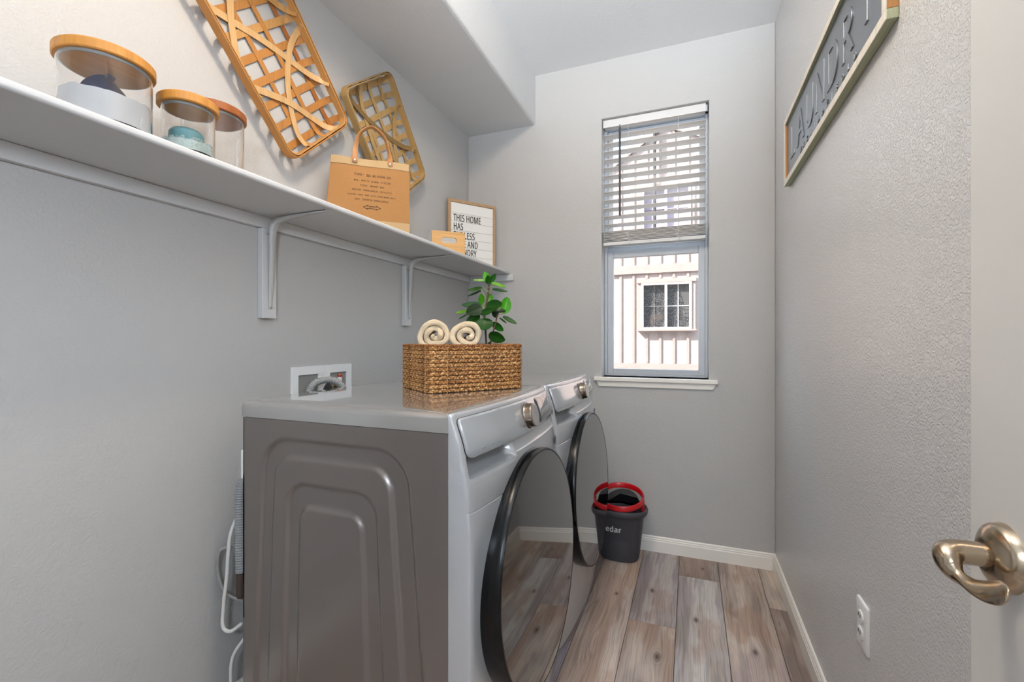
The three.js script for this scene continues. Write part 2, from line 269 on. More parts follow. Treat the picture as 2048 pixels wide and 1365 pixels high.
// open door at the right
{
  const d = new THREE.Group(); d.name = 'door_1'; d.userData.kind = 'structure'; scene.add(d);
  mesh('door_leaf', rbox(0.30, 0.336, 0.012, 2.03, -0.681, 0.078, 0.002), doorPaint, d);
  const h = new THREE.Group(); h.name = 'door_handle'; h.position.y = 0.0045; d.add(h);
  const rose = lathe([[0.0001, 0.019], [0.015, 0.0185], [0.019, 0.017], [0.026, 0.0135], [0.031, 0.010], [0.0335, 0.006], [0.0345, 0.0]], 40).rotateZ(Math.PI / 2).translate(0.30, 0.921, -0.617);
  mesh('rosette', rose, nickel, h);
  // lever: neck leaving the rosette, elbow, then a twisted blade towards the hinge side
  const P = [[0.288, 0.921, -0.617, 0.012, 0.012, 0], [0.268, 0.921, -0.617, 0.012, 0.012, 0], [0.2595, 0.9207, -0.6167, 0.0122, 0.0122, 0], [0.2525, 0.9188, -0.6135, 0.0124, 0.0126, 0], [0.2497, 0.9140, -0.6072, 0.0116, 0.0120, 0.0], [0.2503, 0.9078, -0.601, 0.0092, 0.0100, 0.0], [0.2525, 0.9040, -0.5925, 0.0064, 0.0070, 0.1], [0.2552, 0.9042, -0.581, 0.0080, 0.0042, 0.3], [0.2575, 0.9070, -0.568, 0.0110, 0.0034, 0.6], [0.2592, 0.9105, -0.555, 0.0122, 0.0028, 0.95], [0.2602, 0.9138, -0.544, 0.0112, 0.0026, 1.15], [0.2607, 0.9155, -0.538, 0.0088, 0.0022, 1.2], [0.261, 0.9165, -0.534, 0.0052, 0.0016, 1.2], [0.2611, 0.9168, -0.533, 0.0012, 0.0008, 1.2]];
  const cv = new THREE.CatmullRomCurve3(P.map((p) => V(p[0], p[1], p[2])), false, 'centripetal'), N = 110, rings = [];
  for (let i = 0; i <= N; i++) {
    const t = i / N, c = cv.getPoint(t), tg = cv.getTangent(t), f = t * (P.length - 1), k = Math.min(P.length - 2, Math.floor(f)), q = f - k, L = (m) => { const a = P[Math.max(0, k - 1)][m], b = P[k][m], c2 = P[k + 1][m], d2 = P[Math.min(P.length - 1, k + 2)][m]; return b + 0.5 * q * (c2 - a + q * (2 * a - 5 * b + 4 * c2 - d2 + q * (3 * (b - c2) + d2 - a))); };
    const up = V(0, 1, 0), side = up.clone().cross(tg).normalize(), u2 = tg.clone().cross(side).normalize(), a0 = L(5);
    const A = side.clone().multiplyScalar(Math.cos(a0)).addScaledVector(u2, Math.sin(a0)), B = tg.clone().cross(A).normalize();
    rings.push(Array.from({ length: 36 }, (_, j) => { const a = j / 36 * Math.PI * 2, v = c.clone().addScaledVector(A, L(3) * Math.cos(a)).addScaledVector(B, L(4) * Math.sin(a)); return [v.x, v.y, v.z]; }));
  }
  mesh('lever', loft(rings, true, true, 0), nickel, h);
}
// lamps, all out of view
function globeLamp(name, label, pos, r, I, C, rad) {
  const g = thing(name, label, 'lamp', [pos.x, pos.y, pos.z]);
  const d = H - pos.y;
  mesh('canopy', lathe([[0.0001, d - 0.001], [0.075, d - 0.001], [0.07, d - 0.018], [0.03, d - 0.024], [0.024, r * 0.86], [0.0001, r * 0.86]], 32), brushed, g);
  const gm = new THREE.MeshStandardMaterial({ color: 0xffffff, emissive: C, emissiveIntensity: 4, roughness: 0.4 });
  const m = mesh('globe', new THREE.SphereGeometry(r, 32, 20), gm, g); m.castShadow = false;
  const L = new THREE.PointLight(C, I, 0, 2); L.position.set(0, 0, 0); L.castShadow = true; L.shadow.radius = rad; L.name = 'globe_light'; g.add(L);
}
globeLamp('unseen_ceiling_lamp', 'unseen ceiling lamp above the laundry machines beside the soffit', LAMP, 0.075, LAMP_I, LAMP_C, 3.5);  // out of view, placed where it throws the soffit shadow
{
  const g = thing('unseen_hall_lamp', 'unseen lamp behind the doorway with an added fill light for the ceiling', 'lamp', [HALL.x, 0, HALL.z]);  // out of view, lights the room from behind the camera
  mesh('base', lathe([[0.0001, 0], [0.14, 0], [0.14, 0.012], [0.02, 0.03], [0.0001, 0.03]], 40), brushed, g);
  mesh('pole', rod(V(0, 0.028, 0), V(0, HALL.y - 0.105, 0), 0.012, 16), brushed, g);
  const gm = new THREE.MeshStandardMaterial({ color: 0xffffff, emissive: HALL_C, emissiveIntensity: 4, roughness: 0.4 });
  // added fill light on the same pole, brightening the laundry ceiling
  const from = V(0, HALL.y + 0.26, -0.1), to = V(-0.15, 2.74, -1.25), dir = to.clone().sub(from).normalize(), qt = new THREE.Quaternion().setFromUnitVectors(V(0, 1, 0), dir), place = (gg) => gg.applyQuaternion(qt).translate(from.x, from.y, from.z);
  const head = mesh('fill_light_shade', place(lathe([[0.0001, -0.13], [0.03, -0.13], [0.10, 0.0], [0.104, 0.0], [0.034, -0.134], [0.0001, -0.134]], 36)), brushed, g);
  mesh('fill_light_disc', place(lathe([[0.0001, -0.012], [0.088, -0.012], [0.088, -0.018], [0.0001, -0.018]], 36)), gm, head);
  mesh('fill_light_arm', rod(V(0, HALL.y + 0.10, 0), from.clone().addScaledVector(dir, -0.13), 0.009, 10), brushed, g);
  const up = new THREE.SpotLight(HALL_C, CEILING_FILL_I, 0, 0.66, 1, 2); up.position.copy(from); up.target.position.copy(to); up.castShadow = true; up.shadow.radius = 4; up.name = 'ceiling_fill_beam'; g.add(up, up.target);
  mesh('globe', new THREE.SphereGeometry(0.11, 32, 20).translate(0, HALL.y, 0), gm, g).castShadow = false;
  const L = new THREE.PointLight(HALL_C, HALL_I, 0, 2); L.position.set(0, HALL.y, 0); L.castShadow = true; L.shadow.radius = 5; L.name = 'globe_light'; g.add(L);
}

// ---------------------------------------------------------------- washer and dryer
const LX = -0.79; // group origin in x, things are given in room x and moved into the group
const HW = 0.343;
// front face of the machine: x over height y and across z (bowed in plan, leaning back at the top)
const edgeX = (y) => { const P = [[0, -0.440], [0.70, -0.440], [0.80, -0.446], [0.90, -0.463], [0.985, -0.488]]; for (let i = 0; i < P.length - 1; i++) if (y <= P[i + 1][0]) return lerp(P[i][1], P[i + 1][1], sstep(0, 1, (y - P[i][0]) / (P[i + 1][0] - P[i][0])) * 0.5 + 0.5 * (y - P[i][0]) / (P[i + 1][0] - P[i][0])); return P.at(-1)[1]; };
const frontX = (y, z) => edgeX(y) + 0.022 * (1 - Math.pow(Math.min(1, Math.abs(z) / HW), 2));
const sidePanel = (() => { // pressed side panel with two nested arched channels
  const x0 = -1.133, x1 = -0.4985, y0 = 0.03, y1 = 0.9405;
  const arch = [[-1.092, -0.552, 0.890, 0.085, 0.05], [-1.048, -0.607, 0.848, 0.062, 0.045], [-0.990, -0.668, 0.779, 0.055, 0.03], [-0.945, -0.717, 0.724, 0.04, 0.022]];
  const sd = (x, y, [a, b, top, r, tp]) => { const s = (y - 0.2) / 0.7, l = a + tp * 0.7 * Math.max(0, s), rr = b - tp * Math.max(0, s) * 1.2; const cx = (l + rr) / 2, hx = (rr - l) / 2, cy = (top - 1.2) / 2, hy = (top + 1.2) / 2; const qx = Math.abs(x - cx) - hx + r, qy = Math.abs(y - cy) - hy + r; return Math.min(Math.max(qx, qy), 0) + Math.hypot(Math.max(qx, 0), Math.max(qy, 0)) - r; };
  const dep = (x, y) => { const s = arch.map((a) => sd(x, y, a)); const e = 0.0065; const c1 = sstep(e, -e, s[0]) * sstep(-e, e, s[1]), c2 = sstep(e, -e, s[2]) * sstep(-e, e, s[3]); return -0.0085 * (c1 + c2) * sstep(0.04, 0.1, y); };
  const g = grid(190, 200, (u, v) => { const x = lerp(x0, x1, u), y = lerp(y0, y1, v); return [x - LX, y, HW + dep(x, y)]; });
  return g;
})();
const frontShell = (() => {
  const ys = []; for (let y = 0.03; y < 0.75; y += 0.03) ys.push(y); ys.push(0.764, 0.7675, 0.769, 0.7705, 0.772, 0.7755, 0.79, 0.81); for (let y = 0.822; y <= 0.892; y += 0.0025) ys.push(y); for (let y = 0.90; y < 0.97; y += 0.015) ys.push(y); ys.push(0.970, 0.974, 0.978, 0.981, 0.9835, 0.985);
  const zs = []; for (let i = 0; i <= 150; i++) zs.push(-1 + 2 * i / 150);
  const R = 0.013, rings = [];
  const plan = (y, inset) => { // one ring: from the far back edge round the front to the near back edge
    const o = [], hw = HW - inset, xe = edgeX(y) - inset;
    o.push([-0.4985 + inset * 0.2, -hw]);
    for (let i = 0; i <= 6; i++) { const a = i / 6 * Math.PI / 2; o.push([xe - R + R * Math.sin(a), -(hw - R + R * Math.cos(a))]); }
    for (const t of zs) { const z = t * (hw - R); o.push([frontX(y, z) - inset - (0.022 * (1 - Math.pow(Math.abs(hw - R) / HW, 2))) * 0 - 0.0016 * Math.pow(Math.abs(t), 24), z]); }
    for (let i = 0; i <= 6; i++) { const a = (1 - i / 6) * Math.PI / 2; o.push([xe - R + R * Math.sin(a), hw - R + R * Math.cos(a)]); }
    o.push([-0.4985 + inset * 0.2, hw]);
    return o;
  };
  for (const y of ys) {
    const top = clamp((y - 0.9785) / 0.0065), inset = 0.0045 * (1 - Math.sqrt(Math.max(0, 1 - top * top * 0.98)));
    rings.push(plan(y, inset).map(([x, z], i, arr) => {
      let dx = 0; const inner = i > 0 && i < arr.length - 1;
      if (inner) {
        dx -= 0.0018 * Math.exp(-Math.pow((y - 0.7697) / 0.0016, 2));
        if (x > edgeX(y) - 0.004) {
          const pocket = sstep(0.328, 0.318, z) * sstep(0.088, 0.112, z) * sstep(0.838, 0.848, y) * sstep(0.892, 0.884, y);
          const band = sstep(0.850, 0.8525, y) * sstep(0.889, 0.887, y) * sstep(0.325, 0.31, Math.abs(z));
          dx -= 0.05 * pocket * (0.5 + 0.5 * sstep(0.84, 0.884, y)) + band * (0.003 + 0.006 * (y - 0.85) / 0.035);
        }
      }
      return [x + dx - LX, y, z];
    }));
  }
  return loft(rings, true, true, 0.5);
})();
const PHI = 0.016;
function doorRing(R, xc, tilt, phi, n = 96, dx = 0) { return Array.from({ length: n }, (_, i) => { const a = i / n * Math.PI * 2, u = -R * Math.cos(a), v = R * Math.sin(a); return [xc - u * Math.sin(phi) - tilt * v + dx - LX, 0.527 + v, u * Math.cos(phi)]; }); }
// u grows towards +z; the far rim stands a little prouder
const doorRim = loft([doorRing(0.302, -0.46, 0, 0), doorRing(0.310, -0.432, 0.01, 0.02), doorRing(0.313, -0.408, 0.02, 0.02), doorRing(0.3125, -0.395, 0.035, 0.018), doorRing(0.3115, -0.3845, 0.048, PHI), doorRing(0.3095, -0.3815, 0.048, PHI), doorRing(0.3065, -0.381, 0.048, PHI), doorRing(0.3055, -0.3835, 0.048, PHI), doorRing(0.295, -0.386, 0.048, PHI)], true, true, 0.5);
const doorFace = (() => { const r = []; for (let i = 0; i <= 14; i++) { const s = 1 - i / 14 * 0.985; r.push(doorRing(0.305 * s, -0.3818 + 0.004 * (1 - s * s), 0.048, PHI)); } r.unshift(doorRing(0.305, -0.386, 0.048, PHI)); return loft(r, true, true, 0.9); })();
function machine(zc, label) {
  const o = thing('laundry_machine', label, 'washing machine', [LX, 0, zc], 0, 'pair of silver front loading laundry machines');
  const X = (g) => g.translate(-LX, 0, 0);
  const cab = mesh('cabinet', X(rbox(-1.133, -0.4995, 0.03, 0.94, -HW, HW - 0.012, 0.004)), shadedBodyMetal, o);
  mesh('side_panel', sidePanel, shadedBodyMetal, cab);
  mesh('side_panel', X(box(-1.133, -1.128, 0.03, 0.94, HW - 0.014, HW)), shadedBodyMetal, cab);
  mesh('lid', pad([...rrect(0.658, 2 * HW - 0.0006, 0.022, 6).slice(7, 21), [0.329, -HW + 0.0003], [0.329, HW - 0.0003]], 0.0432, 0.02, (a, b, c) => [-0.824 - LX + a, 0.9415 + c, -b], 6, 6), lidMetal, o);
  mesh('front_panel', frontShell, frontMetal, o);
  const corner = (w, h, rt, rb) => [...rrect(w, h, rt, 6).slice(0, 14), ...rrect(w, h, rb, 6).slice(14)];
  mesh('panel_gap_shade', pad(corner(0.6588, 0.0898, 0.013, 0.021).map(([a, b]) => [-0.004 + a, 0.9295 + b]), 0.004, 0.0008, (a, b, c) => [frontX(b, -a) + c - 0.0034 - LX, b, -a], 5, 2, 0.02), darkPlastic, o);  // thin dark pad standing in for the shaded gap around the panel
  const cp = mesh('control_panel', pad(corner(0.657, 0.088, 0.012, 0.020).map(([a, b]) => [-0.004 + a, 0.9295 + b]), 0.0105, 0.004, (a, b, c) => [frontX(b, -a) + c - 0.0022 - LX, b, -a], 5, 5, 0.02), panelGloss, o);
  cp.scale.set(1, 1, 1);
  mesh('display', pad(rrect(0.188, 0.074, 0.005, 3).map(([a, b]) => [0.212 + a, 0.931 + b]), 0.0012, 0.0006, (a, b, c) => [frontX(b, -a) + 0.0082 + c - LX, b, -a], 3, 2, 0.02), screenGlass, cp);
  const kz = -0.020, ky = 0.930;
  const kmat = (g) => g.rotateZ(-Math.PI / 2).rotateZ(0.20).translate(frontX(ky, kz) + 0.0078 - LX, ky, kz);
  const dial = mesh('dial', kmat(lathe([[0.0001, 0], [0.0375, 0], [0.0375, 0.003], [0.0345, 0.004], [0.0345, 0.021], [0.0335, 0.0235], [0.0318, 0.0245]], 48)), bronze, cp);
  mesh('dial_face', kmat(lathe([[0.032, 0.0235], [0.0318, 0.0248], [0.029, 0.0252], [0.010, 0.0235], [0.0001, 0.0230]], 48)), brushed, dial);
  for (let i = 0; i < 6; i++) { const a = 2.0 + i * 0.4, r = 0.048, y = ky + r * Math.cos(a), z = kz + r * Math.sin(a) * 1.12; if (y < 0.893 || y > 0.966) continue; mesh('printed_mark', new THREE.BoxGeometry(0.0006, 0.0026, 0.012).translate(frontX(y, z) + 0.0084 - LX, y, z), printGrey, cp); }
  for (const [z0, w] of [[0.262, 0.036], [0.222, 0.016], [0.186, 0.034]]) mesh('printed_mark', new THREE.BoxGeometry(0.0006, 0.0018, w).translate(frontX(0.899, z0) + 0.0082 - LX, 0.899, z0), printGrey, cp);
  const door = mesh('door', doorRim, blackGloss, o);
  mesh('door_glass', doorFace, doorGlass, door);
  mesh('sticker', [new THREE.BoxGeometry(0.0006, 0.026, 0.016).translate(frontX(0.80, -0.29) + 0.0008 - LX, 0.802, -0.288), new THREE.BoxGeometry(0.0006, 0.026, 0.016).translate(frontX(0.80, -0.315) + 0.0008 - LX, 0.802, -0.312)], std(0x5c5c5e, 0.4), o);
  for (const [x, z] of [[-1.08, 0.28], [-1.08, -0.28], [-0.56, 0.28], [-0.56, -0.28]]) mesh('foot', X(lathe([[0.0001, 0], [0.024, 0], [0.024, 0.012], [0.012, 0.016], [0.012, 0.034], [0.0001, 0.034]], 20).translate(x, 0, z)), darkPlastic, o);
  return o;
}
machine(-1.228, 'nearer silver front loading machine with embossed side and woven basket on its top');
machine(-1.933, 'farther silver front loading machine beside the window with bare top');

// ---------------------------------------------------------------- shelf
{
  const s = thing('wall_shelf', 'long painted grey wall shelf on two brackets carrying baskets and jars', 'shelf', [XL, 1.5, -1.25]);
  const L = (g) => g.translate(-XL, -1.5, 1.25);
  mesh('shelf_board', L(rbox(XL + 0.001, -1.03, 1.556, 1.574, ZF + 0.002, ZB - 0.002, 0.007, 3)), shelfPaint, s);
  mesh('ledger_board', L(rbox(XL + 0.0005, XL + 0.019, 1.518, 1.5555, ZF + 0.02, ZB - 0.002, 0.002)), shelfPaint, s);
  mesh('end_cleat', L(rbox(XL + 0.019, -1.006, 1.516, 1.5555, ZF + 0.0005, ZF + 0.019, 0.002)), shelfPaint, s);
  for (const z of [-1.107, -1.903]) {
    const b = mesh('bracket_strip', L(rbox(XL + 0.0005, XL + 0.024, 1.222, 1.517, z - 0.0265, z + 0.0265, 0.002)), shelfPaint, s);
    const x0 = XL + 0.024, y1 = 1.5555; // pressed steel bracket: two tapering legs with a rounded elbow
    const rings = [], P = [[x0 + 0.002, 1.253, 0.004, 0.003], [x0 + 0.006, 1.32, 0.007, 0.006], [x0 + 0.010, 1.42, 0.009, 0.010], [x0 + 0.013, 1.49, 0.011, 0.013], [x0 + 0.018, 1.521, 0.012, 0.017], [x0 + 0.034, 1.538, 0.012, 0.017], [x0 + 0.065, 1.5445, 0.011, 0.011], [x0 + 0.14, 1.549, 0.009, 0.0065], [x0 + 0.222, 1.5515, 0.006, 0.004], [x0 + 0.24, 1.5525, 0.003, 0.003]];
    const cv = new THREE.CatmullRomCurve3(P.map((p) => V(p[0], p[1], z)));
    for (let i = 0; i <= 50; i++) { const t = i / 50, c = cv.getPoint(t), tg = cv.getTangent(t), f = t * (P.length - 1), k = Math.min(P.length - 2, Math.floor(f)), q = f - k, w = lerp(P[k][2], P[k + 1][2], q), d = lerp(P[k][3], P[k + 1][3], q), n = V(-tg.y, tg.x, 0); rings.push(rrect(2 * w, d, Math.min(w, d / 2) * 0.6, 3).map(([a, bb]) => [c.x + n.x * bb, c.y + n.y * bb, z + a])); }
    mesh('bracket', L(loft(rings, true, true, 0.8)), std(0xc2c2c0, 0.4), b);
    for (const p of [[x0 + 0.004, 1.258], [x0 + 0.006, 1.5]]) mesh('screw', L(new THREE.SphereGeometry(0.004, 10, 6).translate(p[0], p[1], z + (p[1] > 1.4 ? 0.016 : 0))), std(0xa8a8a6, 0.35), b);
    mesh('screw', L(new THREE.SphereGeometry(0.0035, 10, 6).translate(x0 + 0.232, 1.5535, z + 0.001)), darkPlastic, b);
  }
}
// ---------------------------------------------------------------- glass jars and what is in them
function jar(label, x, z, R, top, lidR, lidMat) {
  const y = 1.574, hgt = top - y, o = thing('glass_jar', label, 'jar', [x, y, z]);
  mesh('glass_body', lathe([[0.0001, 0.0005], [R - 0.006, 0.0005], [R - 0.002, 0.002], [R, 0.006], [R, hgt], [R - 0.0028, hgt], [R - 0.0028, 0.009], [R - 0.006, 0.006], [0.0001, 0.006]], 64), glassMat, o);
  const l = mesh('lid', uvm(toCreasedNormals(lathe([[0.0001, hgt + 0.001], [lidR - 0.002, hgt + 0.001], [lidR, hgt + 0.003], [lidR, hgt + 0.019], [lidR - 0.004, hgt + 0.0225], [0.0001, hgt + 0.0235]], 64), 0.5)), lidMat, o);
  mesh('seal', lathe([[R - 0.007, hgt - 0.004], [R - 0.0032, hgt - 0.004], [R - 0.0032, hgt + 0.0008], [R - 0.007, hgt + 0.0008], [R - 0.007, hgt - 0.004]], 48), sealMat, l);
  mesh('lid_plug', uvm(lathe([[0.0001, hgt - 0.005], [R - 0.0075, hgt - 0.005], [R - 0.0075, hgt + 0.0008], [0.0001, hgt + 0.0008]], 48)), lidMat, l);
  return o;
}
jar('widest glass jar with wooden lid holding white powder and a navy scoop', -1.118, -0.566, 0.0755, 1.704, 0.0815, lidWood);
jar('small glass jar with wooden lid holding pale granules and a teal scoop', -1.092, -0.714, 0.0525, 1.683, 0.0607, lidWood);
jar('tall empty glass jar with dark wooden lid behind the small jar', -1.205, -0.852, 0.0735, 1.748, 0.0795, lidWoodDark);
{
  const powder = (x, z, R, h, amp, s) => { const prof = []; const g = grid(48, 14, (u, v) => { const a = u * Math.PI * 2, r = R * Math.min(1, v * 1.25 + 0.0), hh = v > 0.8 ? h * (1 - (v - 0.8) * 5) : h; const n = amp * (fbm((Math.cos(a) * r / R + 1) / 2, (Math.sin(a) * r / R + 1) / 2, 3, 3, 3, s) - 0.5) * 2; return [r * Math.cos(a), Math.max(0, hh + (v > 0.8 ? n * (1 - (v - 0.8) * 5) : n)), -r * Math.sin(a)]; }); return toCreasedNormals(g, 0.9).translate(x, 1.5805, z); };
  const a = mesh('laundry_powder', powder(-1.118, -0.566, 0.0715, 0.050, 0.016, 8), std(0xe9ebee, 0.9)); a.userData.kind = 'stuff'; tag(a, 'white laundry powder heaped in the widest jar');
  const gr = []; const b0 = powder(-1.092, -0.714, 0.0485, 0.022, 0.002, 4);
  for (let i = 0; i < 420; i++) { const rim = i < 300, an = rnd(0, 6.283), r = rim ? 0.0475 : Math.sqrt(rnd()) * 0.047, y = rim ? rnd(0.002, 0.026) : 0.0235 + rnd(-0.002, 0.003); gr.push(new THREE.IcosahedronGeometry(rnd(0.0016, 0.0025), 0).scale(1, 0.8, 1).translate(-1.092 + Math.cos(an) * r, 1.5815 + y, -0.714 + Math.sin(an) * r)); }
  const b = mesh('scent_granules', [b0, ...gr], std(0xd4e6e2, 0.6)); b.userData.kind = 'stuff'; tag(b, 'pale mint granules filling the small jar');
  const scoop = (name, label, mat, p, s, rot) => { const o = thing(name, label, 'scoop', p); o.rotation.set(...rot);
    mesh('bowl', lathe([[0.0001, 0], [0.020 * s, 0.001], [0.024 * s, 0.006 * s], [0.026 * s, 0.034 * s], [0.0245 * s, 0.034 * s], [0.0222 * s, 0.008 * s], [0.0001, 0.004]], 32), mat, o);
    mesh('handle', loft(Array.from({ length: 12 }, (_, i) => { const t = i / 11, w = lerp(0.007, 0.010, t) * s; return rrect(2 * w, 0.005 * s, 0.002 * s, 3).map(([a, c]) => [0.024 * s + t * 0.034 * s, 0.030 * s + c + 0.006 * s * Math.sin(t * 3.1), a]); }), true, true, 0.8), mat, o); return o; };
  scoop('measuring_scoop', 'navy plastic scoop stuck in the white powder', phy(0x1d2552, 0.25, { clearcoat: 0.5 }), [-1.128, 1.640, -0.585], 1.35, [0.1, 0.5, 0.72]);
  scoop('measuring_scoop', 'teal plastic scoop lying on the mint granules', phy(0x5fa3ac, 0.4), [-1.096, 1.6365, -0.712], 1.42, [Math.PI, 2.4, 0]);
}
// ---------------------------------------------------------------- letter board and handled box
const fontReg = await new FontLoader().loadAsync('fonts/droid/droid_sans_regular.typeface.json');
const fontBold = await new FontLoader().loadAsync('fonts/droid/droid_sans_bold.typeface.json');
const text = (str, size, depth, font = fontReg, o = {}) => { const g = new TextGeometry(str, { font, size, depth, curveSegments: 5, bevelEnabled: false, ...o }); g.computeBoundingBox(); return g; };
{
  const W = 0.318, Hh = 0.396, lx = -1.298, lz = -2.298, ang = Math.atan2(0.816, 0.578); // right end stands nearer the window wall
  const o = thing('letter_board', 'white letter board in a light wood frame about home and laundry', 'letter board', [lx, 1.5745, lz], ang);
  const D = 0.016, fw = 0.0185;
  mesh('frame_rail', uvm(new RoundedBoxGeometry(W, fw, D, 2, 0.003).translate(W / 2, Hh - fw / 2, 0)), frameWood, o);
  mesh('frame_rail', uvm(new RoundedBoxGeometry(W, fw, D, 2, 0.003).translate(W / 2, fw / 2, 0)), frameWood, o);
  mesh('frame_rail', uvm(new RoundedBoxGeometry(fw, Hh - 2 * fw + 0.002, D, 2, 0.003).translate(fw / 2, Hh / 2, 0)), frameWood, o);
  mesh('frame_rail', uvm(new RoundedBoxGeometry(fw, Hh - 2 * fw + 0.002, D, 2, 0.003).translate(W - fw / 2, Hh / 2, 0)), frameWood, o);
  const felt = [], rows = [0, 0.060]; while (rows.length < 8) rows.push(rows.at(-1) + (Hh - 2 * fw - 0.060) / 6);
  for (let i = 0; i < 7; i++) { const ph = rows[i + 1] - rows[i]; felt.push(new RoundedBoxGeometry(W - 2 * fw + 0.002, ph - 0.0014, 0.008, 2, 0.001).translate(W / 2, Hh - fw - (rows[i] + rows[i + 1]) / 2, -0.0015)); }
  felt.push(new THREE.BoxGeometry(W - 2 * fw, Hh - 2 * fw, 0.004).translate(W / 2, Hh / 2, -0.005));
  const fb = mesh('felt_board', felt, std(0xf1f0ec, 0.85), o);
  const lines = [['THIS HOME', 1], ['HAS', 2], ['ENDLESS', 3], ['LOVE AND', 4], ['LAUNDRY', 5]];
  for (const [s, k] of lines) { const g = text(s, 0.0385, 0.002); g.scale(0.66, 1, 1).translate(fw + 0.015, Hh - fw - rows[k + 1] + 0.0035, 0.0026); mesh('letters', g, std(0x16120f, 0.5), fb); }
}
{
  const o = thing('storage_box', 'small white box with bamboo front and oval hand hole before letter board', 'box', [-1.2125, 1.5745, -1.982], Math.atan2(0.682, 0.731));
  const W = 0.171, Hh = 0.129, s = new THREE.Shape(), r = 0.008;
  const rr = rrect(W, Hh, r, 5); s.setFromPoints(rr.map(([a, b]) => new THREE.Vector2(a + W / 2, b + Hh / 2)));
  const hole = new THREE.Path(); hole.setFromPoints(rrect(0.084, 0.03, 0.0149, 8).map(([a, b]) => new THREE.Vector2(a + W * 0.52, b + Hh * 0.66))); s.holes.push(hole);
  mesh('front_panel', uvm(new THREE.ExtrudeGeometry(s, { depth: 0.006, bevelEnabled: true, bevelSize: 0.001, bevelThickness: 0.001, bevelSegments: 2, curveSegments: 8 }), 0, 0, true), boardWood, o);
  mesh('box_body', [rbox(0, 0.003, 0, Hh, -0.075, 0), rbox(W - 0.003, W, 0, Hh, -0.075, 0), rbox(0, W, 0, Hh, -0.078, -0.075), rbox(0, W, 0, 0.003, -0.075, 0)], whitePlastic, o);
}

